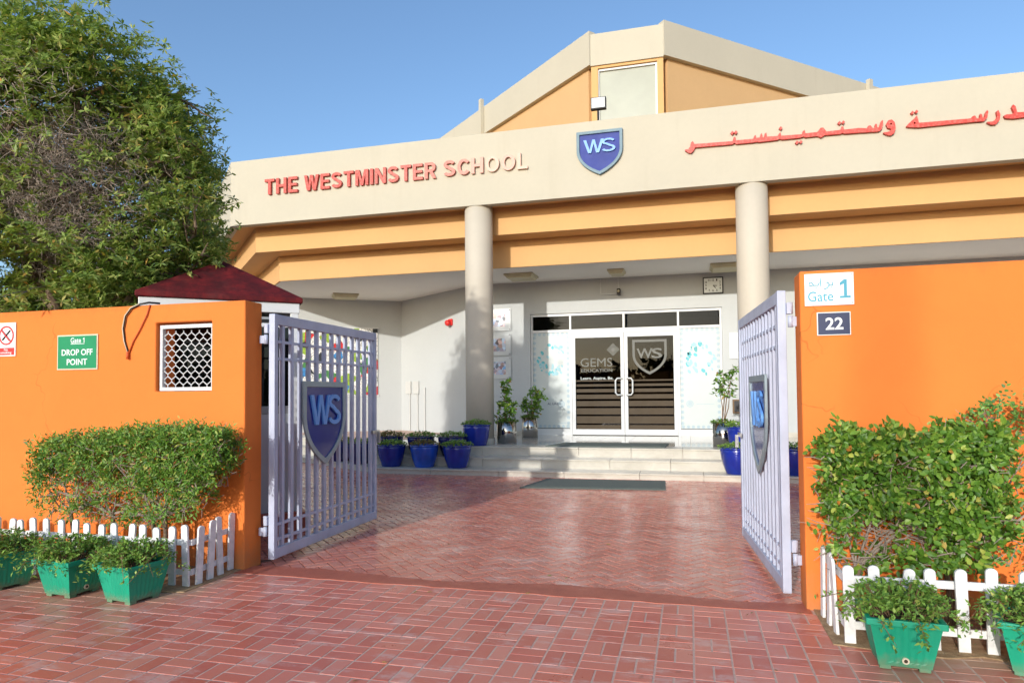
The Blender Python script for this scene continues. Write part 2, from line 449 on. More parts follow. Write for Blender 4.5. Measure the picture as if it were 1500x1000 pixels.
    def build(s, name, mat, parent=None, smooth=False, bevel=0.0, origin=None):
        inv = INV.get(parent.name) if parent is not None else (Matrix.Translation(-Vector(origin)) if origin else None)
        o = bpy.data.objects.new(name, s.mesh(name, mat, smooth, inv)); col.objects.link(o)
        if parent is not None: o.parent = parent; INV[o.name] = inv
        elif origin: o.location = origin; INV[o.name] = inv
        if bevel:
            b = o.modifiers.new('bevel', 'BEVEL'); b.width = bevel; b.segments = 2; b.limit_method = 'ANGLE'
        if smooth == 'angle' or (smooth and bevel): pass
        return o

def tag(o, label=None, cat=None, group=None, kind=None):
    if label: o['label'] = label
    if cat: o['category'] = cat
    if group: o['group'] = group
    if kind: o['kind'] = kind
    return o

def thing(name, label, cat, loc=(0, 0, 0), rz=0.0, group=None):
    o = bpy.data.objects.new(name, None); col.objects.link(o)
    o.empty_display_size = 0.2
    o.location = loc; o.rotation_euler = (0, 0, rz)
    INV[o.name] = (Matrix.Translation(Vector(loc)) @ Matrix.Rotation(rz, 4, 'Z')).inverted()
    return tag(o, label, cat, group)

def local(root):      # parts of this thing are given in its own frame
    INV[root.name] = Matrix.Identity(4); return root

def copy_tree(o, parent=None):
    c = o.copy(); col.objects.link(c); c.parent = parent
    for ch in list(o.children): copy_tree(ch, c)
    return c

def place(root, loc, rz=0.0, s=1.0):
    root.location = loc; root.rotation_euler = (0, 0, rz); root.scale = (s, s, s); return root

def text_geo(body, size=1.0, bold=0.0, extrude=0.0, xs=1.0):
    cu = bpy.data.curves.new('text', 'FONT'); cu.body = body; cu.size = size; cu.offset = bold
    cu.extrude = extrude; cu.resolution_u = 3
    ob = bpy.data.objects.new('text', cu)
    me = bpy.data.meshes.new_from_object(ob)
    V = [(v.co.x * xs, v.co.y, v.co.z) for v in me.vertices]; F = [tuple(p.vertices) for p in me.polygons]
    bpy.data.objects.remove(ob); bpy.data.curves.remove(cu); bpy.data.meshes.remove(me)
    return V, F

def text_on(name, body, mat, parent, o, ax, ay, width=None, height=None, centre=False, extrude=0.001, bold=0.0, d=0.0):
    """flat or raised lettering: left-bottom at o; scaled to width x height"""
    V, F = text_geo(body, 1.0, bold, 1.0)
    xs = [v[0] for v in V]; ys = [v[1] for v in V]
    x0, x1, y0, y1 = min(xs), max(xs), min(ys), max(ys)
    ky = height / (y1 - y0) if height else width / (x1 - x0)
    kx = width / (x1 - x0) if width else ky
    o, ax, ay = Vector(o), Vector(ax), Vector(ay); nz = ax.cross(ay)
    sh = -(x1 - x0) * kx / 2 if centre else 0
    b = MB(); b.add([o + ax * ((v[0] - x0) * kx + sh) + ay * ((v[1] - y0) * ky) + nz * (d + (v[2] + 1) * 0.5 * extrude) for v in V], F)
    return b.build(name, mat, parent)

def leaves(name, P, D, N, L, W, mat, parent=None, shape='ovate', kind='stuff', fold=0.12):
    """one mesh of many single leaves: base points P, tip directions D, face normals N"""
    P = np.asarray(P, float); D = np.asarray(D, float); N = np.asarray(N, float)
    D = D / np.linalg.norm(D, axis=1, keepdims=True)
    S = np.cross(N, D); ln = np.linalg.norm(S, axis=1, keepdims=True); ln[ln < 1e-6] = 1; S = S / ln
    U = np.cross(D, S)
    if shape == 'ovate':
        T = np.array([(0, 0, 0), (0.30, 0.46, fold), (0.68, 0.38, fold * 0.7), (1, 0, -0.12), (0.68, -0.38, fold * 0.7), (0.30, -0.46, fold)])
        Fc = np.array([(0, 3, 2, 1), (0, 5, 4, 3)])
    else:
        T = np.array([(0, 0, 0), (0.5, 0.5, fold), (1, 0, -0.08), (0.5, -0.5, fold)]); Fc = np.array([(0, 2, 1), (0, 3, 2)])
    n = len(P); k = len(T)
    L = np.broadcast_to(np.asarray(L, float), (n,))[:, None]; W = np.broadcast_to(np.asarray(W, float), (n,))[:, None]
    V = np.concatenate([(P + D * L * t[0] + S * W * t[1] + U * W * t[2])[:, None, :] for t in T], 1).reshape(-1, 3)
    if parent is not None:
        iv = np.array(INV[parent.name]); V = V @ iv[:3, :3].T + iv[:3, 3]
    q = Fc.shape[1]
    Fa = (np.arange(n)[:, None, None] * k + Fc[None]).reshape(-1)
    me = bpy.data.meshes.new(name)
    me.vertices.add(len(V)); me.vertices.foreach_set('co', V.astype(np.float32).ravel())
    me.loops.add(len(Fa)); me.loops.foreach_set('vertex_index', Fa.astype(np.int32))
    nf = len(Fa) // q
    me.polygons.add(nf); me.polygons.foreach_set('loop_start', (np.arange(nf) * q).astype(np.int32))
    me.update(calc_edges=True); me.validate()
    me.materials.append(MATS[mat])
    o = bpy.data.objects.new(name, me); col.objects.link(o)
    if parent is not None: o.parent = parent; INV[o.name] = INV[parent.name]
    if kind: o['kind'] = kind
    return o

def rand_dir(n):
    v = rng.normal(size=(n, 3)); return v / np.linalg.norm(v, axis=1, keepdims=True)

def struct(o): o['kind'] = 'structure'; return o
X, Y, Z = Vector((1, 0, 0)), Vector((0, 1, 0)), Vector((0, 0, 1))
ARABIC = [
    ([(-0.017, 5.797), (0.042, 5.746), (0.095, 5.739), (0.138, 5.781), (0.162, 5.831), (0.805, 5.821), (0.837, 5.844), (0.867, 5.819), (1.152, 5.817), (1.213, 5.824), (1.253, 5.813), (1.553, 5.819), (1.593, 5.835), (1.623, 5.818), (1.928, 5.818), (1.977, 5.836), (2.006, 5.816), (2.2, 5.818), (2.261, 5.784), (2.316, 5.82), (2.564, 5.814), (2.602, 5.829), (2.63, 5.811), (2.857, 5.805), (2.984, 5.798), (3.039, 5.8), (3.094, 5.792), (3.166, 5.794), (3.203, 5.825), (3.221, 5.88), (3.227, 5.961), (3.223, 5.977), (3.198, 5.964), (3.172, 5.885), (3.153, 5.857), (3.135, 5.865), (3.133, 5.922), (3.108, 5.923), (3.097, 5.861), (3.07, 5.852), (3.035, 5.909), (2.998, 5.905), (2.979, 5.864), (2.858, 5.884), (2.622, 5.881), (2.616, 5.934), (2.588, 5.938), (2.566, 5.883), (2.346, 5.88), (2.299, 5.953), (2.253, 5.954), (2.201, 5.886), (2.011, 5.885), (2.001, 5.946), (1.969, 5.928), (1.956, 5.874), (1.618, 5.886), (1.611, 5.946), (1.585, 5.932), (1.559, 5.888), (1.385, 5.894), (1.375, 5.97), (1.346, 5.952), (1.335, 5.89), (1.315, 5.89), (1.302, 5.968), (1.278, 5.949), (1.262, 5.892), (1.204, 5.892), (1.201, 5.944), (1.174, 5.934), (1.155, 5.882), (0.868, 5.884), (0.855, 5.956), (0.828, 5.943), (0.806, 5.876), (0.155, 5.894), (0.122, 5.953), (0.089, 5.923), (0.076, 5.854), (0.043, 5.813), (-0.017, 5.808)], None),
    ([(3.229, 5.755), (3.273, 5.724), (3.336, 5.703), (3.391, 5.735), (3.418, 5.817), (3.404, 5.92), (3.36, 5.972), (3.306, 5.962), (3.272, 5.894), (3.294, 5.837), (3.349, 5.815), (3.336, 5.782), (3.292, 5.768), (3.229, 5.767)], [(3.328, 5.898), (3.345, 5.872), (3.367, 5.89), (3.35, 5.922)]),
    ([(3.581, 5.825), (3.634, 5.811), (3.757, 5.793), (4.52, 5.794), (4.554, 5.796), (4.673, 5.791), (4.71, 5.79), (4.754, 5.838), (4.773, 5.94), (4.757, 5.965), (4.734, 5.925), (4.715, 5.849), (4.691, 5.847), (4.683, 5.905), (4.656, 5.915), (4.647, 5.847), (4.607, 5.843), (4.583, 5.898), (4.548, 5.888), (4.53, 5.854), (3.763, 5.869), (3.747, 5.965), (3.737, 5.996), (3.69, 5.942), (3.617, 5.879), (3.579, 5.839)], [(3.681, 5.872), (3.7, 5.85), (3.718, 5.868), (3.703, 5.898)]),
    ([(4.753, 5.758), (4.806, 5.72), (4.873, 5.717), (4.926, 5.775), (4.942, 5.871), (4.914, 5.947), (4.887, 5.926), (4.897, 5.847), (4.875, 5.795), (4.824, 5.769), (4.753, 5.771)], None),
    ([(4.993, 5.836), (5.009, 5.805), (5.125, 5.783), (5.29, 5.79), (5.388, 5.794), (5.452, 5.759), (5.536, 5.83), (5.473, 5.925), (5.407, 5.869), (5.292, 5.875), (5.177, 5.877), (5.157, 5.982), (5.123, 6.012), (5.103, 5.969), (5.131, 5.888), (5.127, 5.859), (5.03, 5.861), (4.994, 5.849)], None),
    ([(0.774, 6.028), (0.804, 5.994), (0.836, 6.03), (0.806, 6.064)], None),
    ([(0.836, 6.03), (0.866, 5.996), (0.897, 6.032), (0.867, 6.066)], None),
    ([(1.583, 6.021), (1.612, 5.987), (1.643, 6.023), (1.614, 6.056)], None),
    ([(1.842, 5.739), (1.871, 5.706), (1.901, 5.742), (1.872, 5.775)], None),
    ([(1.905, 5.743), (1.933, 5.71), (1.963, 5.746), (1.935, 5.778)], None),
    ([(2.525, 6.006), (2.552, 5.973), (2.582, 6.008), (2.554, 6.04)], None),
    ([(2.586, 6.009), (2.613, 5.977), (2.642, 6.011), (2.615, 6.044)], None),
    ([(3.645, 6.052), (3.671, 6.02), (3.698, 6.053), (3.672, 6.085)], None),
    ([(3.707, 6.06), (3.733, 6.029), (3.76, 6.062), (3.735, 6.093)], None),
]
GATE_ARABIC = [[(0.759, 2.097), (0.766, 2.112), (0.778, 2.109), (0.786, 2.093), (0.771, 2.087), (0.759, 2.094)], [(0.784, 2.091), (0.814, 2.09), (0.822, 2.107)], [(0.827, 2.138), (0.831, 2.083)], [(0.865, 2.098), (0.873, 2.109), (0.88, 2.1), (0.877, 2.083), (0.866, 2.069), (0.849, 2.063)], [(0.878, 2.087), (0.9, 2.088), (0.903, 2.109)]]
GATE_DOTS = [(0.761, 2.136), (0.774, 2.137), (0.802, 2.074), (0.893, 2.074)]

# ================================================================ the setting: ground and paving
b = MB(); b.add([(-400, -400, -0.05), (400, -400, -0.05), (400, 400, -0.05), (-400, 400, -0.05)], [(0, 1, 2, 3)])
struct(b.build('ground', 'sand'))

WALL_Y, WALL_T, WALL_H = 4.675, 0.225, 2.19
XL, XR = -3.504, 0.704

def brick_mesh(name, lx, ly, mat, ch=0.0013, depth=0.03):
    x, y = lx / 2, ly / 2
    V = [(-x, -y, -depth), (x, -y, -depth), (x, y, -depth), (-x, y, -depth), (-x, -y, -ch), (x, -y, -ch), (x, y, -ch), (-x, y, -ch),
         (-x + ch, -y + ch, 0), (x - ch, -y + ch, 0), (x - ch, y - ch, 0), (-x + ch, y - ch, 0)]
    Fs = [(8, 9, 10, 11)]
    for i in range(4):
        j = (i + 1) % 4
        Fs += [(i, j, j + 4, i + 4), (i + 4, j + 4, j + 8, i + 8)]
    me = bpy.data.meshes.new(name); me.from_pydata(V, [], Fs); me.update(); me.materials.append(MATS[mat])
    return me, V, Fs

fwd_xy = (fwd.x, fwd.y)
def lay(parent, items, lx, ly, mat_one, mat_many, limit):
    """items: (x, y, angle). The nearest ones are single paving blocks, the rest one joined mesh."""
    me, V, Fs = brick_mesh('paver', lx, ly, mat_one)
    def size_in_view(it):
        x, y, a = it
        dep = x * fwd.x + y * fwd.y
        if dep < 0.5: return -1
        u = 750 + F_PX * (x * rgt.x + y * rgt.y) / dep
        v = CY_PX + F_PX * EYE / dep + F_PX * math.tan(PITCH)
        if u < -20 or u > 1520 or v > 1015: return -1
        return 1.0 / dep
    order = sorted(items, key=size_in_view, reverse=True)
    one = [i for i in order[:limit] if size_in_view(i) > 0]; rest = order[len(one):]
    for x, y, a in one:
        o = bpy.data.objects.new('paver', me); o.parent = parent; col.objects.link(o)
        o.location = (x, y, random.uniform(-0.0002, 0.0010)); o.rotation_euler = (random.gauss(0, 0.0025), random.gauss(0, 0.0025), a + random.gauss(0, 0.006))
    VV = []; FF = []
    base = np.array(V)
    for x, y, a in rest:
        a += random.gauss(0, 0.006); c, s_ = math.cos(a), math.sin(a); k = len(VV)
        dz = random.uniform(-0.0002, 0.0010)
        for p in V: VV.append((x + p[0] * c - p[1] * s_, y + p[0] * s_ + p[1] * c, p[2] + dz))
        FF += [tuple(i + k for i in f) for f in Fs]
    m2 = bpy.data.meshes.new('paver_field'); m2.from_pydata(VV, [], FF); m2.update(); m2.materials.append(MATS[mat_many])
    o = bpy.data.objects.new('paver_field', m2); o.parent = parent; col.objects.link(o); o['kind'] = 'stuff'

# street pavement in basket weave
b = MB(); b.add([(-60, -60, -0.0014), (60, -60, -0.0014), (60, 4.70, -0.0014), (-60, 4.70, -0.0014)], [(0, 1, 2, 3)])
pav = struct(b.build('pavement', 'joint_sand'))
MOD = 0.193
items = []
for i in range(-38, 14):
    for j in range(-14, 25):
        x0, y0 = -0.003 + i * MOD, j * MOD - 0.055
        if y0 + MOD > 4.60: continue
        if (i + j) % 2: items += [(x0 + MOD / 2, y0 + MOD * 0.25, 0), (x0 + MOD / 2, y0 + MOD * 0.75, 0)]
        else: items += [(x0 + MOD * 0.25, y0 + MOD / 2, math.pi / 2), (x0 + MOD * 0.75, y0 + MOD / 2, math.pi / 2)]
lay(pav, items, MOD - 0.011, MOD / 2 - 0.010, 'paver_single', 'paver_joined', 290)

# courtyard in herringbone
b = MB(); b.add([(-14, 4.70, -0.006), (14, 4.70, -0.006), (14, 16, -0.006), (-14, 16, -0.006)], [(0, 1, 2, 3)])
yard = struct(b.build('courtyard_paving', 'joint_dark'))
items = []
w = 0.098
c45 = math.cos(math.pi / 4)
for i in range(-110, 150):
    for j in range(-60, 170):
        v = (i - j) % 4
        if v == 0: cx, cy, a = (i + 1) * w, (j + 0.5) * w, 0
        elif v == 3: cx, cy, a = (i + 0.5) * w, (j + 1) * w, math.pi / 2
        else: continue
        x, y = (cx - cy) * c45 - 0.0, (cx + cy) * c45
        if 4.70 < y < 12.4 and -8.5 < x < 2.4 and not (y > 11.1 and x > -5.7) and not (x < -3.45 and y < 5.0) and not (x > 0.75 and y < 5.0):
            items.append((x, y, a + math.pi / 4))
lay(yard, items, 2 * w - 0.010, w - 0.010, 'yard_single', 'yard_joined', 290)

# red concrete threshold strip between the gate posts
b = MB()
N = 40
top = []; bot = []
for i in range(N + 1):
    x = XL - 0.02 + (XR - XL + 0.04) * i / N
    top.append((x, 4.80 + 0.05 * math.sin(i * 0.31) * (i < N) + random.uniform(-0.012, 0.012))); bot.append((x, 4.585 + random.uniform(-0.012, 0.012)))
b.prism(bot + top[::-1], -0.02, 0.0034)
struct(b.build('threshold', 'red_concrete'))

# sandy beds along the foot of the walls
def bed(name, x0, x1, y0):
    b = MB(); n = 46
    front = [(x0 + (x1 - x0) * i / n, y0 + random.uniform(-0.05, 0.05)) for i in range(n + 1)]
    poly = front + [(x1, WALL_Y + 0.01), (x0, WALL_Y + 0.01)]
    b.prism(poly, -0.02, 0.007)
    return struct(b.build(name, 'sand'))
bed('planting_bed', -12.0, -3.53, 4.04)
bed('planting_bed', 0.745, 9.0, 4.02)

# ---------------------------------------------------------------- entrance steps and platform
ZS1, ZS2, ZP = 0.103, 0.266, 0.435
YS, TR = 11.02, 0.45
XT = -5.55
ANG = Vector((-0.84, 0.54, 0)).normalized()
def step_poly(off):
    k = off * 0.30
    p = (XT - k, YS + off); q = (p[0] + ANG.x * 9, p[1] + ANG.y * 9)
    return [(14, YS + off), (14, 19), (q[0], 19), q, p]
steps = struct(thing('entrance_steps', None, None, (0, YS, 0)))
for off, z0, z1 in ((0.03, -0.05, ZS1 - 0.03), (TR + 0.03, 0.0, ZS2 - 0.03), (2 * TR + 0.03, 0.02, ZP - 0.02)):
    b = MB(); b.prism(step_poly(off)[::-1], z0, z1); b.build('core', 'joint_sand', steps)
def slabs(k, z0, z1, off):
    y0 = YS + off
    x = XT - off * 0.30; first = True
    while x < 9.0:
        ln = random.uniform(0.85, 1.3); x1 = min(x + ln, 9.0)
        b = MB(); b.box(x + 0.003, x1 - 0.003, y0, y0 + 0.032, z0, z1 - 0.031); b.build('riser_slab', 'step_stone', steps)
        b = MB(); b.box(x + 0.003, x1 - 0.003, y0 - 0.018, y0 + TR + 0.02, z1 - 0.030, z1); b.build('tread_slab', 'step_stone', steps, bevel=0.004)
        x = x1
    # the turn along the splayed side
    p = Vector((XT - off * 0.30, y0, 0)); n_ = Vector((ANG.y, -ANG.x, 0)) * -1
    if n_.y > 0: n_ = -n_
    t = 0.0
    while t < 6.0:
        ln = random.uniform(0.85, 1.2)
        b = MB(); b.bar(p, ANG, -n_, Z, t + 0.003, t + ln - 0.003, 0.0, 0.032, z0, z1 - 0.031); b.build('riser_slab', 'step_stone', steps)
        b = MB(); b.bar(p, ANG, -n_, Z, t + 0.003, t + ln - 0.003, -0.018, TR, z1 - 0.030, z1 - 0.0005); b.build('tread_slab', 'step_stone', steps)
        t += ln
slabs(0, -0.02, ZS1, 0.0); slabs(1, ZS1 - 0.02, ZS2, TR); slabs(2, ZS2 - 0.02, ZP, 2 * TR)
tile_me, _, _ = brick_mesh('floor_tile', 0.596, 0.596, 'floor_tile', 0.001, 0.02)
for i in range(-12, 6):
    for j in range(6):
        x, y = 0.3 + i * 0.6, YS + 2 * TR + TR + 0.32 + j * 0.6
        if y > 15.9 or x < XT - 0.3: continue
        o = bpy.data.objects.new('floor_tile', tile_me); o.parent = steps; col.objects.link(o)
        o.location = (x, y - YS, ZP - 0.0005 + random.uniform(-0.0006, 0.0004))

# ================================================================ boundary walls
def wall_with_opening(name, label, x0, x1, hole, cat='wall'):
    root = thing(name, label, cat, ((x0 + x1) / 2, WALL_Y + WALL_T / 2, 0))
    b = MB()
    y0, y1 = WALL_Y, WALL_Y + WALL_T
    xs = [x0] + ([hole[0], hole[1]] if hole else []) + [x1]; zs = [-0.05] + ([hole[2], hole[3]] if hole else []) + [WALL_H]
    for i in range(len(xs) - 1):
        for k in range(len(zs) - 1):
            if hole and i == 1 and k == 1: continue
            a, c, d, e = xs[i], xs[i + 1], zs[k], zs[k + 1]
            b.add([(a, y0, d), (c, y0, d), (c, y0, e), (a, y0, e)], [(0, 1, 2, 3)])
            b.add([(a, y1, d), (c, y1, d), (c, y1, e), (a, y1, e)], [(3, 2, 1, 0)])
    for i in range(len(xs) - 1):
        a, c = xs[i], xs[i + 1]
        b.add([(a, y0, WALL_H), (c, y0, WALL_H), (c, y1, WALL_H), (a, y1, WALL_H)], [(0, 1, 2, 3)])
    for k in range(len(zs) - 1):
        d, e = zs[k], zs[k + 1]
        b.add([(x0, y0, d), (x0, y1, d), (x0, y1, e), (x0, y0, e)], [(3, 2, 1, 0)])
        b.add([(x1, y0, d), (x1, y1, d), (x1, y1, e), (x1, y0, e)], [(0, 1, 2, 3)])
    if hole:
        a, c, d, e = hole
        b.add([(a, y0, d), (c, y0, d), (c, y1, d), (a, y1, d)], [(0, 1, 2, 3)]); b.add([(a, y0, e), (c, y0, e), (c, y1, e), (a, y1, e)], [(3, 2, 1, 0)])
        b.add([(a, y0, d), (a, y1, d), (a, y1, e), (a, y0, e)], [(0, 1, 2, 3)]); b.add([(c, y0, d), (c, y1, d), (c, y1, e), (c, y0, e)], [(3, 2, 1, 0)])
    w_ = b.build('masonry', 'orange_plaster', root)
    bm = bmesh.new(); bm.from_mesh(w_.data); bmesh.ops.remove_doubles(bm, verts=bm.verts, dist=1e-5); bmesh.ops.recalc_face_normals(bm, faces=bm.faces); bm.to_mesh(w_.data); bm.free()
    bv = w_.modifiers.new('bevel', 'BEVEL'); bv.width = 0.012; bv.segments = 3; bv.limit_method = 'ANGLE'
    return root
HOLE = (-4.386, -3.828, 1.450, 2.032)
wl = wall_with_opening('boundary_wall', 'orange rendered boundary wall with small grilled window left of the gateway', -12.0, XL, HOLE)
wr = wall_with_opening('boundary_wall', 'orange rendered boundary wall carrying the number plate right of the gateway', XR, 9.0, None)
# the grilled window: frame and expanded-metal mesh
g = MB(); hx0, hx1, hz0, hz1 = HOLE
fy0, fy1 = WALL_Y + 0.035, WALL_Y + 0.075
fx0, fx1, fz0, fz1 = hx0 + 0.012, hx1 - 0.003, hz0 + 0.004, hz1 - 0.018
g.box(fx0, fx1, fy0, fy1, fz0, fz0 + 0.03); g.box(fx0, fx1, fy0, fy1, fz1 - 0.03, fz1)
g.box(fx0, fx0 + 0.026, fy0, fy1, fz0 + 0.0305, fz1 - 0.0305); g.box(fx1 - 0.026, fx1, fy0, fy1, fz0 + 0.0305, fz1 - 0.0305)
wf = g.build('window_frame', 'white_aluminium', wl)
g = MB()
nx, nz = 6.2, 5.4
ix0, ix1, iz0, iz1 = fx0 + 0.027, fx1 - 0.027, fz0 + 0.031, fz1 - 0.031
dx, dz = (ix1 - ix0) / nx, (iz1 - iz0) / nz
yy = (fy0 + fy1) / 2
A_ = dx / 4 * 0.98
for i in range(0, int(nx * 2) + 1):
    sgn = 1 if i % 2 == 0 else -1
    pts = []
    zz = iz0 - dz
    while zz < iz1 + dz:
        for fz, off in ((0.0, A_), (0.2, A_), (0.5, -A_), (0.7, -A_)):
            z = zz + fz * dz
            if iz0 - 0.004 <= z <= iz1 + 0.004:
                pts.append((min(max(ix0 + (i + 0.5) * dx * 0.5 + sgn * off, ix0 - 0.004), ix1 + 0.004), yy, z))
        zz += dz
    g.tube(pts, 0.0046, 5)
mesh_ = g.build('window_mesh', 'white_aluminium', wl); mesh_['kind'] = 'stuff'

# ================================================================ school building
ox, oy = -1.5, 12.4
school = thing('school_building', 'cream and peach school building with deep fascia, round columns and glazed entrance', 'building', (ox, 12.4, 0))
YF, ZF0, ZF1 = 12.4, 5.135, 6.55
Y1, Z10, Z11 = 12.95, 4.65, 5.20
Y2, Z20 = 13.5, 4.08
c45v = (-0.7071, 0.7071)
def chamfer(x, y, ln): return (x + c45v[0] * ln, y + c45v[1] * ln)
# fascia: a thin upstand along the front and round the splayed corner
f0 = (-9.68, YF)
th = 0.18
inner = (-9.68 + th * 0.414, YF + th)
e0 = chamfer(*f0, 7); e1 = (e0[0] + th * 0.7071, e0[1] + th * 0.7071)
b = MB(); b.prism([(14, YF), (14, YF + th), inner, e1, e0, f0][::-1], ZF0, ZF1); b.build('fascia', 'cream_plaster', school)
def level(x, y, z0, z1, mat, name):
    e = chamfer(x, y, 8)
    b = MB(); b.prism([(14.0, y), (14.0, 23), (e[0], 23), e, (x, y)], z0, z1); return b.build(name, mat, school)
level(-9.68 + 0.08, YF + th + 0.002, Z11, 6.35, 'peach_plaster', 'roof_slab')
level(-9.44, Y1, Z10, Z11 - 0.001, 'peach_plaster', 'upper_beam')
level(-9.20, Y2, Z20, Z10 - 0.001, 'peach_plaster', 'lower_beam')
e = chamfer(-9.20 + 0.02, Y2 + 0.03, 7.9)
b = MB(); b.prism([(13.9, Y2 + 0.03), (13.9, 22.9), (e[0], 22.9), e, (-9.18, Y2 + 0.03)], Z20 - 0.006, Z20 - 0.001); b.build('ceiling', 'ceiling_paint', school)
# walls under the canopy
YD = 15.40
DX0, DX1, DZ1 = -3.66, 0.712, 3.30
b = MB()
y0, y1 = YD, YD + 0.25
b.plate([(-5.0, 0.3), (DX0, 0.3), (DX0, DZ1), (DX1, DZ1), (DX1, 0.3), (14, 0.3), (14, Z20 - 0.002), (-5.0, Z20 - 0.002)], None, (0, y1, 0), X, Z, 0, 0.25)
b.build('entrance_wall', 'white_plaster', school)
def wall_run(p, q, t, z0, z1, name, mat):
    p, q = Vector((*p, 0)), Vector((*q, 0)); d = (q - p).normalized(); n_ = Vector((-d.y, d.x, 0))
    b = MB(); b.bar(p, d, n_, Z, 0, (q - p).length, 0, t, z0, z1); return b.build(name, mat, school)
wall_run((-7.9, 17.42), (-5.001, 15.401), 0.2, 0.0, Z20 - 0.003, 'splayed_wall', 'white_plaster')
wall_run((-12.2, 14.69), (-7.9, 17.42), 0.2, 0.0, Z20 - 0.003, 'recess_wall', 'white_plaster')
for sx0, sx1 in ((-5.0, DX0 - 0.001), (DX1 + 0.001, 9)):
    b = MB(); b.box(sx0, sx1, YD - 0.012, YD - 0.001, ZP, ZP + 0.10); b.build('skirting', 'step_stone', school)
for cx in (-4.06, 1.137, 6.334):
    b = MB(); b.lathe([(0.28, ZP - 0.02), (0.28, 2.0), (0.28, 3.6), (0.28, Z11 + 0.05)], 40, (cx, 12.69, 0)); b.build('column', 'cream_column', school, smooth=True)
    b = MB(); b.lathe([(0.30, ZP - 0.02), (0.30, ZP + 0.10)], 40, (cx, 12.69, 0)); b.build('column_base', 'step_stone', school, smooth=False)

# roof lantern above the fascia
k = 15.5 / 17
LX0, LX1, LY = -2.386 * k, -0.484 * k, 15.5
LZT, LZB = 9.95, 9.16
WL_ = Vector((-0.743, 0.669, 0)); WR_ = Vector((0.743, 0.669, 0))
nL = Vector((-0.669, -0.743, 0)); nR = Vector((0.669, -0.743, 0))
b = MB(); b.box(LX0 + 0.02, LX1 - 0.02, LY, LY + 0.2, LZB, LZT - 0.03); b.build('lantern_fascia', 'cream_plaster', school)
b = MB(); b.plate([(LX0 + 0.03, 6.0), (LX0 + 0.19, 6.0), (LX0 + 0.19, 9.10), (LX1 - 0.17, 9.10), (LX1 - 0.17, 6.0), (LX1 - 0.03, 6.0), (LX1 - 0.03, LZB - 0.002), (LX0 + 0.03, LZB - 0.002)], None, (0, LY + 0.25, 0), X, Z, 0, 0.21); b.build('lantern_wall', 'peach_plaster', school)
lw = MB(); lw.box(LX0 + 0.19, LX1 - 0.17, LY + 0.14, LY + 0.16, 6.0, 9.098); lw = lw.build('lantern_window', 'clerestory_glass', school)
b = MB(); b.box(LX1 - 0.215, LX1 - 0.171, LY + 0.09, LY + 0.139, 6.0, 9.05); b.box(LX0 + 0.191, LX1 - 0.171, LY + 0.09, LY + 0.139, 9.051, 9.097); b.box(LX0 + 0.191, LX0 + 0.215, LY + 0.09, LY + 0.139, 6.0, 9.05); b.build('frame', 'white_aluminium', lw)
for P0, d, n_ in (((LX0, LY), WL_, nL), ((LX1, LY), WR_, nR)):
    p = Vector((*P0, 0))
    b = MB(); b.bar(p, d, -n_, Z, -0.02, 9.5, -0.02, 0.16, LZB + 0.02, LZT + 0.05); b.build('lantern_fascia', 'cream_plaster', school)
    b = MB(); b.bar(p, d, -n_, Z, 0.16, 9.4, 0.10, 0.30, 6.0, LZB + 0.06); b.build('lantern_wall', 'tan_plaster', school)
    b = MB(); b.bar(p, d, -n_, Z, 4.86 if d is WL_ else 7.15, 4.98 if d is WL_ else 7.3, -0.14, -0.03, 6.4, LZT + (0.26 if d is WL_ else 0.14)); b.build('downpipe', 'cream_plaster', school)
b = MB(); b.prism([(LX0 + 0.1, LY + 0.2), (LX1 - 0.1, LY + 0.2), (LX1 + 5.5, LY + 6), (LX0 - 5.5, LY + 6)], LZT - 0.3, LZT - 0.2); b.build('lantern_roof', 'grey_wall', school)

# ---------------------------------------------------------------- glazed entrance
GY = YD + 0.05            # plane of the frame
def frame_bar(b, x0, x1, z0, z1, y0=GY, y1=GY + 0.07): return b.box(x0, x1, y0, y1, z0, z1)
ent = MB()
ent.plate([(DX0 + 0.004, ZP), (DX0 + 0.05, ZP), (DX0 + 0.05, DZ1 - 0.06), (DX1 - 0.05, DZ1 - 0.06), (DX1 - 0.05, ZP), (DX1 - 0.004, ZP), (DX1 - 0.004, DZ1 - 0.004), (DX0 + 0.004, DZ1 - 0.004)], None, (0, GY + 0.08, 0), X, Z, 0, 0.08)
ent = ent.build('entrance_frame', 'white_aluminium', school)
b = MB(); frame_bar(b, DX0 + 0.051, DX1 - 0.051, 2.86, 2.915); b.build('transom_bar', 'white_aluminium', ent)
MX = (-2.70, -1.455, -0.235)
for x in MX:
    b = MB(); frame_bar(b, x - 0.022, x + 0.022, 2.9155, DZ1 - 0.061); b.build('mullion', 'white_aluminium', ent)
for x in (MX[0], MX[2]):
    b = MB(); frame_bar(b, x - 0.03, x + 0.03, ZP, 2.859); b.build('mullion', 'white_aluminium', ent)
b = MB(); frame_bar(b, MX[0] + 0.031, MX[2] - 0.031, 2.812, 2.859); b.build('door_head', 'white_aluminium', ent)
xs = [DX0 + 0.05] + list(MX) + [DX1 - 0.05]
for i in range(4):
    b = MB(); b.box(xs[i] + 0.023, xs[i + 1] - 0.023, GY + 0.03, GY + 0.036, 2.916, DZ1 - 0.061); b.build('transom_pane', 'door_glass', school)
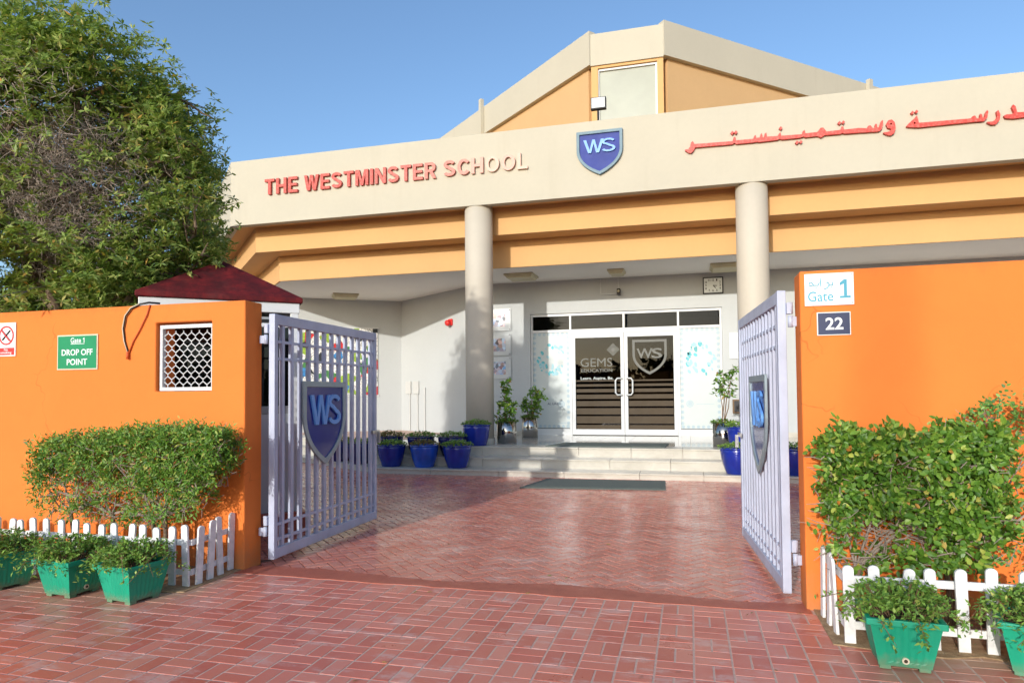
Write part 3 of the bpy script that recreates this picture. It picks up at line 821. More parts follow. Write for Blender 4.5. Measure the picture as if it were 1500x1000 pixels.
# printed side panels
def side_panel(x0, x1):
    p = MB(); p.box(x0, x1, GY + 0.030, GY + 0.040, 0.60, 2.858); p = p.build('side_panel', 'film_white', school)
    q = MB(); q.box(x0, x1, GY + 0.012, GY + 0.060, ZP, 0.585); q.build('kick_panel', 'white_aluminium', p)
    q = MB(); q.box(x0, x1, GY + 0.02, GY + 0.036, 0.585, 0.60); q.build('seal', 'black', p)
    yv = GY + 0.0295
    o = (0, yv, 0)
    # scalloped border of small rings
    for side in range(4):
        q = MB()
        if side < 2:
            zc = (2.82, 0.64)[side]; n_ = 8
            cs = [(x0 + 0.05 + (x1 - x0 - 0.10) * i / (n_ - 1), zc) for i in range(n_)]
        else:
            xc = (x0 + 0.035, x1 - 0.035)[side - 2]; n_ = 17
            cs = [(xc, 0.72 + 2.02 * i / (n_ - 1)) for i in range(n_)]
        for cx, cz in cs:
            ring = lambda r: [(cx + r * math.cos(t), cz + r * math.sin(t)) for t in np.linspace(0, 2 * math.pi, 12, endpoint=False)]
            q.plate(ring(0.034), ring(0.024), o, X, Z, 0.0006, 0.0012); q.plate(ring(0.012), None, o, X, Z, 0.0006, 0.0012)
        q = q.build('printed_border', 'film_line', p); q['kind'] = 'stuff'
    # wreath of painted drops
    rr = random.Random(int(x0 * 100))
    ccx, ccz = x0 + 0.46 * (x1 - x0) + 0.05, 2.18
    for mat, cnt, nm in (('film_pale_teal', 26, 'printed_drop'), ('film_teal', 16, 'printed_drop')):
        q = MB()
        for i in range(cnt):
            t = rr.uniform(1.2, 5.6) if mat == 'film_teal' else rr.uniform(0, 6.28)
            ra = rr.gauss(0.25, 0.055); cx, cz = ccx + ra * math.cos(t) * 1.0, ccz + ra * math.sin(t) * 1.15
            s_ = rr.uniform(0.022, 0.055); ph = rr.uniform(0, 3)
            if not (x0 + 0.09 < cx < x1 - 0.09): continue
            dr = [(cx + s_ * (1 + 0.25 * math.cos(2 * u + ph)) * math.cos(u) * 0.8, cz + s_ * (1 + 0.25 * math.cos(2 * u + ph)) * math.sin(u)) for u in np.linspace(0, 6.283, 10, endpoint=False)]
            q.plate(dr, None, o, X, Z, 0.0014 + 0.0003 * i, 0.0016 + 0.0003 * i)
        q = q.build(nm, mat, p); q['kind'] = 'stuff'
    cx = (x1 - 0.2) if x0 < -2 else (x0 + 0.2); cz = 1.16
    for r_ in (0.075, 0.045, 0.02):
        q = MB(); ring = lambda r: [(cx + r * math.cos(t), cz + r * math.sin(t)) for t in np.linspace(0, 2 * math.pi, 20, endpoint=False)]
        q.plate(ring(r_), ring(r_ - 0.01), o, X, Z, 0.0006, 0.0012); q.build('printed_ring', 'film_line', p)
    q = MB(); q.box((x1 - 0.30) if x0 < -2 else (x0 + 0.34), (x1 - 0.1) if x0 < -2 else (x1 - 0.14), yv - 0.001, yv - 0.0004, 0.715 if x0 < -2 else 1.15, 0.722 if x0 < -2 else 1.156); q.build('printed_line', 'film_line', p)
    return p
sp1 = side_panel(DX0 + 0.052, MX[0] - 0.031)
sp2 = side_panel(MX[2] + 0.031, DX1 - 0.052)
text_on('printed_text', 'AL UAE', 'sign_navy', sp1, (-3.27, GY + 0.0292, 1.145), X, Z, width=0.26, height=0.055, extrude=0.0008)
# door leaves
def door_leaf(x0, x1, side):
    z0, z1 = ZP + 0.012, 2.808
    st = 0.078
    b = MB(); b.plate([(x0, z0), (x1, z0), (x1, z1), (x0, z1)], [(x0 + st, z0 + 0.13), (x1 - st, z0 + 0.13), (x1 - st, z1 - 0.10), (x0 + st, z1 - 0.10)], (0, GY + 0.058, 0), X, Z, 0, 0.05)
    leaf = b.build('door_leaf', 'white_aluminium', school, bevel=0.004)
    gx0, gx1, gz0, gz1 = x0 + st, x1 - st, z0 + 0.13, z1 - 0.10
    b = MB(); b.box(gx0, gx1, GY + 0.030, GY + 0.036, gz0, gz1); b.build('door_pane', 'door_glass', leaf)
    # brown film bands, wider towards the foot
    z = 1.72; hgt = 0.035; gap = 0.06; n_ = 0
    while z > gz0 + 0.04:
        z_lo = max(z - hgt, gz0 + 0.004)
        b = MB(); b.box(gx0 + 0.012, gx1 - 0.012, GY + 0.0285, GY + 0.0295, z_lo, z); b.build('film_band', 'film_brown', leaf)
        z = z_lo - gap; hgt += 0.022; gap = max(0.035, gap - 0.004)
    # D-shaped pull
    xc = x1 - 0.05 if side < 0 else x0 + 0.05
    s_ = -1 if side < 0 else 1
    pts = [(xc, GY + 0.005, 1.75), (xc, GY - 0.06, 1.75), (xc + s_ * 0.10, GY - 0.075, 1.75), (xc + s_ * 0.14, GY - 0.075, 1.70), (xc + s_ * 0.14, GY - 0.075, 1.42), (xc + s_ * 0.10, GY - 0.075, 1.37), (xc, GY - 0.06, 1.37), (xc, GY + 0.005, 1.37)]
    b = MB(); b.tube(pts, 0.018, 8); b.build('handle', 'white_aluminium', leaf, smooth=True)
    return leaf, gx0, gx1, gz1
dl, a0, a1, atop = door_leaf(MX[0] + 0.033, MX[1] - 0.004, -1)
fy = GY + 0.0295
text_on('vinyl_text', 'GEMS', 'film_frost', dl, (a0 + 0.12, fy, 2.03), X, Z, width=0.74, height=0.20, extrude=0.0006)
text_on('vinyl_text', 'EDUCATION', 'film_frost', dl, (a0 + 0.13, fy, 1.905), X, Z, width=0.73, height=0.075, extrude=0.0006, bold=0.02)
text_on('vinyl_text', 'Learn. Aspire. Be.', 'film_white', dl, (a0 + 0.12, fy, 1.71), X, Z, width=0.76, height=0.085, extrude=0.0006, bold=0.01)
q = MB(); dcx, dcz = a1 - 0.17, 2.42
for r_ in (0.145, 0.105, 0.065):
    dm = lambda r: [(dcx - r, dcz), (dcx, dcz - r), (dcx + r, dcz), (dcx, dcz + r)]
    q.plate(dm(r_), dm(r_ - 0.026) if r_ > 0.07 else None, (0, fy, 0), X, Z, 0.0, 0.0006)
q.build('vinyl_diamond', 'film_frost', dl)
dr_, a0, a1, atop = door_leaf(MX[1] + 0.004, MX[2] - 0.033, 1)
def shield(w_, h_, k=0.46, n=10):
    """half-width w_, height h_: flat top, straight shoulders, curved to a point; starts top-left, clockwise reversed to ccw"""
    pts = [(-w_, 0.0)]
    L_ = []
    for i in range(n + 1):
        t = i / n
        p0, p1, p2 = (-w_, -k * h_), (-w_ * 0.94, -0.78 * h_), (0.0, -h_)
        L_.append(((1 - t) ** 2 * p0[0] + 2 * t * (1 - t) * p1[0] + t * t * p2[0], (1 - t) ** 2 * p0[1] + 2 * t * (1 - t) * p1[1] + t * t * p2[1]))
    return pts + L_ + [(-x, z) for x, z in L_[-2::-1]] + [(w_, 0.0)]
def shrink(poly, e, h_):
    """inset outline: the same shield, smaller"""
    w_ = max(p[0] for p in poly)
    kx = (w_ - e) / w_; kz = (h_ - 2.15 * e) / h_
    return [(x * kx, -e + z * kz) for x, z in poly]
q = MB(); s0 = shield(0.385, 0.80)
scx, scz = (a0 + a1) / 2 - 0.02, 2.63
q.plate([(x + scx, z + scz) for x, z in s0], [(x + scx, z + scz) for x, z in shrink(s0, 0.055, 0.80)], (0, fy, 0), X, Z, 0, 0.0006); q.build('vinyl_shield', 'film_frost', dr_)
text_on('vinyl_text', 'W', 'film_frost', dr_, (scx - 0.29, fy, 2.20), X, Z, width=0.36, height=0.23, extrude=0.0006, bold=0.015)
text_on('vinyl_text', 'S', 'film_frost', dr_, (scx + 0.045, fy - 0.001, 2.20), X, Z, width=0.24, height=0.23, extrude=0.0006, bold=0.015)
# the lobby behind the glass
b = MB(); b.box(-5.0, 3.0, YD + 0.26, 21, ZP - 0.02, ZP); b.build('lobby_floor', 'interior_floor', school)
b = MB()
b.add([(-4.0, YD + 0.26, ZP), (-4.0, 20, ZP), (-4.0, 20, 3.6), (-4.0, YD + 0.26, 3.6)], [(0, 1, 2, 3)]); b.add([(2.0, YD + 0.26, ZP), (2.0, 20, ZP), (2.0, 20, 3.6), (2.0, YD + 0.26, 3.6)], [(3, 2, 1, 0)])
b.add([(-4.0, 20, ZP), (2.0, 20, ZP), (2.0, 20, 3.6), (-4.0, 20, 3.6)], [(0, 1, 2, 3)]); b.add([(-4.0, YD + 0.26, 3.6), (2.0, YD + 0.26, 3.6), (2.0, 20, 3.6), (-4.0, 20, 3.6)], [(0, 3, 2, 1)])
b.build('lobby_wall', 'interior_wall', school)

# ================================================================ lettering and crest on the fascia
name_sign = thing('school_name_sign', 'raised red capital letters fading to cream reading THE WESTMINSTER SCHOOL on the fascia', 'sign', (-5.8, YF, 5.75))
RED = srgb(184, 48, 34); CREAM = srgb(206, 176, 156)
def ribbon(path, w_):
    L_, R_ = [], []
    n = len(path)
    for i in range(n):
        p = Vector((*path[i], 0)); a = Vector((*path[max(i - 1, 0)], 0)); c = Vector((*path[min(i + 1, n - 1)], 0))
        d = (c - a).normalized(); q = Vector((-d.y, d.x, 0)) * (w_ / 2)
        L_.append((p.x + q.x, p.y + q.y)); R_.append((p.x - q.x, p.y - q.y))
    return L_ + R_[::-1]
def arc(cx, cy, rx, ry, a0, a1, n): return [(cx + rx * math.cos(math.radians(a)), cy + ry * math.sin(math.radians(a))) for a in np.linspace(a0, a1, n)]
sw = 0.185
S_PATH = arc(0.36, 0.735, 0.255, 0.175, 18, 180, 9) + arc(0.36, 0.735, 0.255, 0.16, 200, 250, 4) + arc(0.36, 0.265, 0.27, 0.19, 70, 0, 6) + arc(0.36, 0.265, 0.27, 0.175, -20, -162, 9)
GLYPH = {
    'T': ([(0.24, 0), (0.43, 0), (0.43, 0.83), (0.67, 0.83), (0.67, 1), (0, 1), (0, 0.83), (0.24, 0.83)], None),
    'H': ([(0, 0), (0.19, 0), (0.19, 0.42), (0.52, 0.42), (0.52, 0), (0.71, 0), (0.71, 1), (0.52, 1), (0.52, 0.59), (0.19, 0.59), (0.19, 1), (0, 1)], None),
    'E': ([(0, 0), (0.63, 0), (0.63, 0.17), (0.19, 0.17), (0.19, 0.43), (0.58, 0.43), (0.58, 0.59), (0.19, 0.59), (0.19, 0.83), (0.61, 0.83), (0.61, 1), (0, 1)], None),
    'W': ([(0.20, 0), (0.41, 0), (0.51, 0.64), (0.61, 0), (0.82, 0), (1.02, 1), (0.82, 1), (0.71, 0.34), (0.61, 1), (0.41, 1), (0.31, 0.34), (0.20, 1), (0, 1)], None),
    'M': ([(0, 0), (0.18, 0), (0.18, 0.72), (0.34, 0), (0.52, 0), (0.68, 0.72), (0.68, 0), (0.86, 0), (0.86, 1), (0.60, 1), (0.43, 0.34), (0.26, 1), (0, 1)], None),
    'I': ([(0, 0), (0.19, 0), (0.19, 1), (0, 1)], None),
    'N': ([(0, 0), (0.18, 0), (0.18, 0.66), (0.52, 0), (0.72, 0), (0.72, 1), (0.54, 1), (0.54, 0.35), (0.20, 1), (0, 1)], None),
    'L': ([(0, 0), (0.58, 0), (0.58, 0.17), (0.19, 0.17), (0.19, 1), (0, 1)], None),
    'R': ([(0, 0), (0.19, 0), (0.19, 0.40), (0.31, 0.40), (0.50, 0), (0.72, 0), (0.50, 0.44)] + arc(0.43, 0.71, 0.25, 0.29, -50, 90, 8) + [(0, 1)], [(0.19, 0.56), (0.19, 0.84)] + arc(0.38, 0.70, 0.12, 0.14, 90, -90, 6)),
    'O': (arc(0.40, 0.5, 0.40, 0.51, 0, 345, 24), arc(0.40, 0.5, 0.215, 0.335, 0, 345, 24)),
    'C': (ribbon(arc(0.39, 0.5, 0.30, 0.42, 38, 322, 20), sw), None),
    'S': (ribbon(S_PATH, sw), None),
    'w': ([(0.235, 0), (0.385, 0), (0.51, 0.72), (0.635, 0), (0.785, 0), (1.02, 1), (0.875, 1), (0.71, 0.24), (0.575, 1), (0.445, 1), (0.31, 0.24), (0.145, 1), (0, 1)], None),
    's': (ribbon(S_PATH, 0.125), None),
    '1': ([(0.28, 0), (0.48, 0), (0.48, 1), (0.30, 1), (0.02, 0.80), (0.02, 0.62), (0.28, 0.74)], None),
}
def glyph_on(name, ch, mat, parent, o, ax, ay, width, height, extrude, d=0.0):
    """one block letter; left-bottom at o"""
    out_, hole = GLYPH[ch]
    xs = [p[0] for p in out_]; ys = [p[1] for p in out_]; a, c, e, f = min(xs), max(xs), min(ys), max(ys)
    T_ = lambda l: [((p[0] - a) / (c - a) * width, (p[1] - e) / (f - e) * height) for p in l] if l else None
    b = MB(); b.plate(T_(out_), T_(hole), o, ax, ay, d, d + extrude); return b.build(name, mat, parent)
def word(s, x0, x1, z0, h, fades):
    ws = [max(p[0] for p in GLYPH[c][0]) - min(p[0] for p in GLYPH[c][0]) for c in s]
    gap_u = 0.13; kx = (x1 - x0) / (sum(ws) + gap_u * (len(s) - 1)); x = x0
    for ch, w_, fd in zip(s, ws, fades):
        o = glyph_on('letter', ch, 'letter_paint', name_sign, (x, YF - 0.002, z0), X, Z, w_ * kx, h, 0.055)
        o.color = (*[RED[i] * (1 - fd) + CREAM[i] * fd for i in range(3)], 1)
        x += (w_ + gap_u) * kx
word('THE', -8.785, -7.985, 5.735, 0.335, [0.0, 0.02, 0.02])
word('WESTMINSTER', -7.825, -4.84, 5.74, 0.325, [0, 0, 0, 0, 0, 0.03, 0.05, 0.05, 0.05, 0.12, 0.22])
word('SCHOOL', -4.68, -2.955, 5.752, 0.315, [0.25, 0.35, 0.6, 0.85, 0.7, 0.85])

arab_sign = thing('arabic_name_sign', 'raised red Arabic lettering on the right half of the fascia', 'sign', (2.5, YF, 5.6))
for i, (out_, hole) in enumerate(ARABIC):
    b = MB(); b.plate(out_, hole, (0, YF - 0.002, 0), X, Z, 0, 0.055)
    o = b.build('letter_stroke' if len(out_) > 5 else 'letter_dot', 'letter_paint', arab_sign); o.color = (*srgb(200, 50, 38), 1)

def crest(name, label, o, ax, ay, w_, h_, panel_mat, letter_w, k=0.46, depth=0.06):
    """shield with metal rim, coloured field and overlapping raised letters"""
    ax, ay = Vector(ax), Vector(ay); nz = ax.cross(ay)
    root = thing(name, label, 'crest', tuple(Vector(o) - ay * h_))
    s0 = shield(w_, h_, k); s1 = shrink(s0, w_ * 0.13, h_)
    b = MB(); b.plate(s0, s1, o, ax, ay, 0, depth); b.build('rim', 'badge_frame', root, bevel=0.006)
    b = MB(); b.plate(shrink(s0, w_ * 0.125, h_), None, o, ax, ay, 0.002, depth * 0.45); b.build('field', panel_mat, root)
    zc = -h_ * (0.50 if k < 0.5 else 0.46)
    hh = h_ * 0.30
    glyph_on('letter', 'w', 'letter_blue', root, Vector(o) + ax * (-letter_w / 2) + ay * zc, ax, ay, letter_w * 0.64, hh, depth * 0.5, depth * 0.45 + 0.0005)
    glyph_on('letter', 's', 'letter_blue', root, Vector(o) + ax * (letter_w * 0.08) + ay * zc, ax, ay, letter_w * 0.42, hh, depth * 0.5, depth * 0.45 + 0.004)
    return root
crest('fascia_crest', 'blue shield crest with raised letters WS on the fascia', (-1.567, YF - 0.002, 6.34), X, Z, 0.432, 0.84, 'badge_blue', 0.60, 0.46)

# ================================================================ gates
def gate(label, hinge, ang, side):
    """leaf from the hinge along u; outer face towards n"""
    u = Vector((-side * math.cos(ang), math.sin(ang), 0)); n_ = Vector((-side * math.sin(ang), -math.cos(ang), 0)) if side > 0 else Vector((math.sin(ang), -math.cos(ang), 0))
    root = thing('gate_leaf', label, 'gate', (*hinge, 0), 0, 'open gate leaves')
    h = Vector((*hinge, 0)); L_ = 1.88; z0, z1 = 0.05, 2.092
    B = lambda *a: MB().bar(h, u, n_, Z, *a)
    B(0, 0.052, -0.028, 0.028, z0, z1).build('hinge_post', 'gate_paint', root, bevel=0.004)
    B(L_ - 0.045, L_, -0.026, 0.026, z0, z1 - 0.001).build('end_post', 'gate_paint', root, bevel=0.004)
    B(0.053, L_ - 0.046, -0.024, 0.024, 2.004, z1 - 0.002).build('top_rail', 'gate_paint', root, bevel=0.004)
    B(0.053, L_ - 0.046, -0.024, 0.024, z0 + 0.002, 0.137).build('bottom_rail', 'gate_paint', root, bevel=0.004)
    for z in (1.862, 1.718, 0.328, 0.203):
        B(0.053, L_ - 0.046, -0.011, 0.011, z - 0.011, z + 0.011).build('cross_rail', 'gate_paint', root)
    k = 0.140; n = 13
    for i in range(n):
        uu = 0.145 + i * (L_ - 0.145 - 0.11) / (n - 1)
        B(uu - 0.017, uu + 0.017, -0.016, 0.016, 0.138, 2.003).build('bar', 'gate_paint', root)
    for z in (1.84, 0.24):
        b = MB(); 
        for dz, rr_ in ((0, 0.017), (0.09, 0.017)):
            c = h - u * 0.0 + Vector((0, 0, z + dz)) + (-n_) * 0.0
            b.tube([c - n_ * 0.055 - u * 0.0, c - n_ * 0.055 + Vector((0, 0, 0.078))], rr_, 10)
        b2 = MB(); b2.bar(h, u, n_, Z, -0.02, 0.03, -0.055, -0.029, z + 0.09, z + 0.165); b2.bar(h, u, n_, Z, -0.012, 0.012, -0.11, -0.06, z + 0.005, z + 0.07)
        hb = b.build('hinge', 'gate_paint', root, smooth=True); b2.build('hinge_plate', 'gate_paint', hb)
    b = MB(); b.bar(h, u, n_, Z, L_ - 0.13, L_ + 0.03, 0.027, 0.045, 0.985, 1.02); b.bar(h, u, n_, Z, L_ - 0.03, L_ - 0.015, 0.046, 0.075, 0.88, 1.0); lt = b.build('latch', 'brushed_steel', root)
    # crest fixed to the outer side, its rim straps over the bars
    sh = h + u * 0.777 + Z * 1.535 + n_ * 0.030
    ax = u if n_.cross(Z).dot(u) < 0 else -u
    if ax.cross(Z).dot(n_) < 0: ax = -ax
    s0 = shield(0.375, 0.775, 0.42); s1 = shrink(s0, 0.05, 0.775)
    b = MB(); b.plate(s0, s1, sh, ax, Z, 0, 0.02); rim = b.build('crest_rim', 'silver_rim', root, bevel=0.003)
    b = MB(); b.plate(shrink(s0, 0.048, 0.775), None, sh, ax, Z, -0.010, 0.008); fld = b.build('crest_field', 'gate_panel', root)
    V = Vector(sh)
    glyph_on('crest_letter', 'w', 'letter_blue', root, V + ax * -0.265 + Z * -0.40, ax, Z, 0.35, 0.275, 0.018, 0.0085)
    glyph_on('crest_letter', 's', 'letter_blue', root, V + ax * 0.04 + Z * -0.405, ax, Z, 0.22, 0.285, 0.018, 0.0125)
    return root
gate('left lavender steel bar gate leaf standing open inward, blue crest on it', (-3.374, 4.848), 1.5711, -1)
gate('right lavender steel bar gate leaf seen edge on beside the number plate wall', (0.612, 4.833), 1.5013, 1)

# ================================================================ guard booth behind the left wall
bx = Vector((0.777, 0.629, 0)).normalized(); by = Vector((-bx.y, bx.x, 0))
bo = Vector((-5.12, 5.235, 0)); BW = 1.49; BZ = 2.425
booth = thing('guard_booth', 'white guard booth with maroon hipped roof behind the left orange wall', 'booth', tuple(bo + bx * BW / 2 + by * BW / 2))
bb = lambda *a: MB().bar(bo, bx, by, Z, *a)
bb(0.0, BW + 0.06, -0.06, BW, 0, 0.20).build('plinth', 'red_concrete', booth)
for x0, y0 in ((0.01, 0.01), (BW - 0.09, 0.01), (0.01, BW - 0.09), (BW - 0.09, BW - 0.09)):
    bb(x0, x0 + 0.08, y0, y0 + 0.08, 0.201, BZ - 0.06).build('corner_post', 'white_aluminium', booth, bevel=0.006)
for (x0, x1, y0, y1) in ((0.091, BW - 0.091, 0.03, 0.06), (0.03, 0.06, 0.091, BW - 0.091), (BW - 0.06, BW - 0.03, 0.091, BW - 0.091), (0.091, BW - 0.091, BW - 0.06, BW - 0.03)):
    bb(x0, x1, y0, y1, 0.202, 1.22).build('wall_panel', 'booth_panel', booth)
    bb(x0, x1, y0 + 0.01, y1 - 0.01, 1.30, 2.12).build('pane', 'booth_glass', booth)
    bb(x0 - 0.0, x1 + 0.0, y0 - 0.008, y1 + 0.008, 1.221, 1.299).build('sill_rail', 'grey_aluminium', booth)
    bb(x0, x1, y0 - 0.006, y1 + 0.006, 2.121, 2.16).build('head_rail', 'white_aluminium', booth)
    bb(x0, x1, y0, y1, 2.20, 2.225).build('louvre', 'grey_aluminium', booth)
    bb(x0, x1, y0 + 0.012, y1 - 0.012, 2.161, 2.199).build('vent_gap', 'black', booth)
bb(BW * 0.5 - 0.02, BW * 0.5 + 0.02, 0.02, 0.065, 1.30, 2.12).build('window_mullion', 'white_aluminium', booth)
bb(0.0, BW, 0.0, BW, 2.27, BZ - 0.05).build('cornice', 'white_aluminium', booth, bevel=0.006)
bb(0.55, 1.05, 0.015, 0.028, 1.14, 1.25).build('notice', 'sign_white', booth)
ev = 0.03
c0 = [bo + bx * x + by * y for x, y in ((-ev, -ev), (BW + ev, -ev), (BW + ev, BW + ev), (-ev, BW + ev))]
apex = bo + bx * BW / 2 + by * BW / 2 + Z * 2.915
b = MB(); V = [p + Z * (BZ - 0.049) for p in c0] + [p + Z * (BZ + 0.005) for p in c0] + [apex]
b.add(V, [(0, 3, 2, 1), (0, 1, 5, 4), (1, 2, 6, 5), (2, 3, 7, 6), (3, 0, 4, 7), (4, 5, 8), (5, 6, 8), (6, 7, 8), (7, 4, 8)]); b.build('roof', 'maroon_sheet', booth, bevel=0.01)

# ================================================================ signs on the walls
def plate_sign(name, label, pts, mat, t=0.008, lift=0.002, cat='sign', frame=None, rim=0.0):
    """pts: x0, x1, z0, z1 on the wall face"""
    x0, x1, z0, z1 = pts
    root = thing(name, label, cat, ((x0 + x1) / 2, WALL_Y, z0))
    b = MB(); b.box(x0, x1, WALL_Y - lift - t, WALL_Y - lift, z0, z1); b.build('plate', mat if not frame else frame, root, bevel=0.002)
    if frame:
        b = MB(); b.box(x0 + rim, x1 - rim, WALL_Y - lift - t - 0.003, WALL_Y - lift - t - 0.0005, z0 + rim, z1 - rim); b.build('face', mat, root)
    return root
FY = WALL_Y - 0.0145
s = plate_sign('gate_sign', 'white plate with pale blue Gate 1 in English and Arabic on the right wall', (0.733, 1.026, 1.958, 2.167), 'sign_white')
fy_ = WALL_Y - 0.0105
text_on('lettering', 'Gate', 'sign_teal', s, (0.752, fy_, 1.985), X, Z, width=0.152, height=0.066, extrude=0.0008, bold=0.008)
glyph_on('numeral', '1', 'sign_teal', s, (0.943, fy_, 2.0165), X, Z, 0.042, 0.106, 0.0008)
b = MB(); b.box(0.942, 1.006, fy_ - 0.0008, fy_ - 0.0002, 2.002, 2.016); b.build('numeral_foot', 'sign_teal', s)
for i, st_ in enumerate(GATE_ARABIC):
    b = MB(); b.tube([(p[0], fy_ - 0.0005 - 0.0004 * i, p[1]) for p in st_], 0.0034, 5); b.build('arabic_stroke', 'sign_teal', s)
for p in GATE_DOTS:
    b = MB(); b.tube([(p[0], fy_, p[1]), (p[0], fy_ - 0.001, p[1])], 0.0042, 8); b.build('arabic_dot', 'sign_teal', s)
for x in (0.745, 1.014):
    for z in (1.970, 2.155):
        b = MB(); b.tube([(x, fy_, z), (x, fy_ - 0.004, z)], 0.006, 8); b.build('screw', 'brushed_steel', s)
s = plate_sign('number_plate', 'navy enamel house number plate 22 with white rim on the right wall', (0.803, 1.003, 1.764, 1.914), 'sign_navy', frame='sign_white', rim=0.006)
text_on('numeral', '22', 'sign_white', s, (0.853, WALL_Y - 0.0135, 1.800), X, Z, width=0.105, height=0.078, extrude=0.0008, bold=0.02)
s = plate_sign('direction_sign', 'green drop off point sign with white lettering on the left wall', (-5.436, -4.989, 1.648, 1.958), 'sign_green', frame='sign_frame', rim=0.012)
gy = WALL_Y - 0.0135
glyph_on('numeral', '1', 'sign_white', s, (-5.146, gy, 1.884), X, Z, 0.016, 0.045, 0.0008)
text_on('lettering', 'Gate', 'sign_white', s, (-5.225, gy, 1.884), X, Z, width=0.115, height=0.048, centre=True, extrude=0.0008, bold=0.012)
b = MB(); b.box(-5.28, -5.13, gy - 0.0012, gy - 0.0004, 1.874, 1.879); b.build('underline', 'sign_white', s)
text_on('lettering', 'DROP OFF', 'sign_white', s, (-5.21, gy, 1.775), X, Z, width=0.34, height=0.055, centre=True, extrude=0.0008, bold=0.015)
text_on('lettering', 'POINT', 'sign_white', s, (-5.21, gy, 1.69), X, Z, width=0.225, height=0.055, centre=True, extrude=0.0008, bold=0.015)
s = plate_sign('no_smoking_sign', 'white no smoking sign with red ring at the left edge of the left wall', (-6.135, -5.918, 1.785, 2.092), 'sign_white')
cx, cz = -6.025, 1.975
ring = lambda r: [(cx + r * math.cos(t), cz + r * 1.0 * math.sin(t)) for t in np.linspace(0, 2 * math.pi, 32, endpoint=False)]
ny = WALL_Y - 0.0105
b = MB(); b.tube([(cx - 0.045, ny, cz - 0.04), (cx + 0.045, ny - 0.0, cz + 0.045)], 0.008, 6); b.build('cigarette', 'black', s)
b = MB(); b.plate(ring(0.088), ring(0.074), (0, ny, 0), X, Z, 0.001, 0.003); b.build('ring', 'sign_red', s)
b = MB(); b.bar((cx, ny - 0.011, cz), Vector((0.707, 0, -0.707)), Vector((0.707, 0, 0.707)), -Y, -0.076, 0.076, -0.006, 0.006, 0, 0.002); b.build('bar', 'sign_red', s)
b = MB(); b.box(-6.123, -5.93, ny - 0.002, ny - 0.0004, 1.797, 1.862); b.build('panel', 'sign_red', s)
text_on('lettering', 'No', 'sign_white', s, (cx, ny - 0.0025, 1.834), X, Z, width=0.045, height=0.022, centre=True, extrude=0.0006, bold=0.01)
text_on('lettering', 'smoking', 'sign_white', s, (cx, ny - 0.0025, 1.802), X, Z, width=0.13, height=0.028, centre=True, extrude=0.0006, bold=0.01)

cab = thing('cable_loop', 'loop of dark and orange cable hanging over the left wall top', 'cable', (-4.66, WALL_Y, 1.75))
pts = [(-4.44, WALL_Y + 0.10, 2.215), (-4.47, WALL_Y + 0.01, 2.212), (-4.54, WALL_Y - 0.012, 2.198), (-4.63, WALL_Y - 0.016, 2.165), (-4.69, WALL_Y - 0.016, 2.10), (-4.715, WALL_Y - 0.014, 1.99), (-4.70, WALL_Y - 0.012, 1.88), (-4.662, WALL_Y - 0.010, 1.78)]
b = MB(); b.tube(pts, 0.0085, 6); b.build('dark_cable', 'cable_dark', cab, smooth=True)
b = MB(); b.tube([(p[0], p[1] - 0.006, p[2] + 0.004) for p in pts[2:]], 0.005, 5); b.build('pale_cable', 'sign_frame', cab, smooth=True)
b = MB(); b.tube([(-4.44, WALL_Y - 0.008, 2.19), (-4.47, WALL_Y - 0.012, 2.10), (-4.54, WALL_Y - 0.012, 1.98), (-4.61, WALL_Y - 0.011, 1.88), (-4.655, WALL_Y - 0.009, 1.78)], 0.006, 6); b.build('orange_cable', 'cable_orange', cab, smooth=True)
b = MB(); b.tube([(-4.66, WALL_Y + 0.0, 1.79), (-4.66, WALL_Y - 0.018, 1.785), (-4.658, WALL_Y - 0.02, 1.73)], 0.012, 7); b.build('clip', 'cable_orange', cab, smooth=True)

# ================================================================ fittings under the canopy
def ceiling_light(label, x, y, w_, d_, rz):
    r_ = thing('ceiling_light', label, 'light fitting', (x, y, Z20 - 0.10), rz, 'ceiling light fittings')
    local(r_)
    b = MB(); b.box(-w_ / 2, w_ / 2, -d_ / 2, d_ / 2, 0.055, 0.094); b.build('housing', 'cream_plastic', r_, bevel=0.006)
    b = MB(); b.add([(-w_ / 2 + .02, -d_ / 2 + .02, 0.054), (w_ / 2 - .02, -d_ / 2 + .02, 0.054), (w_ / 2 - .02, d_ / 2 - .02, 0.054), (-w_ / 2 + .02, d_ / 2 - .02, 0.054), (-w_ / 2 + .06, -d_ / 2 + .06, 0), (w_ / 2 - .06, -d_ / 2 + .06, 0), (w_ / 2 - .06, d_ / 2 - .06, 0), (-w_ / 2 + .06, d_ / 2 - .06, 0)],
                [(4, 7, 6, 5), (0, 4, 5, 1), (1, 5, 6, 2), (2, 6, 7, 3), (3, 7, 4, 0)]); b.build('diffuser', 'cream_plastic', r_)
ceiling_light('beige ceiling light just right of the left column', -3.62, 14.42, 0.66, 0.62, 0)
ceiling_light('small beige ceiling light above the door camera', -1.50, 14.52, 0.36, 0.5, 0)
ceiling_light('beige ceiling light partly behind the right column', 0.78, 14.62, 0.66, 0.7, 0)
ceiling_light('beige ceiling light over the left recess above the open gate', -8.80, 15.85, 0.66, 0.66, R(33))

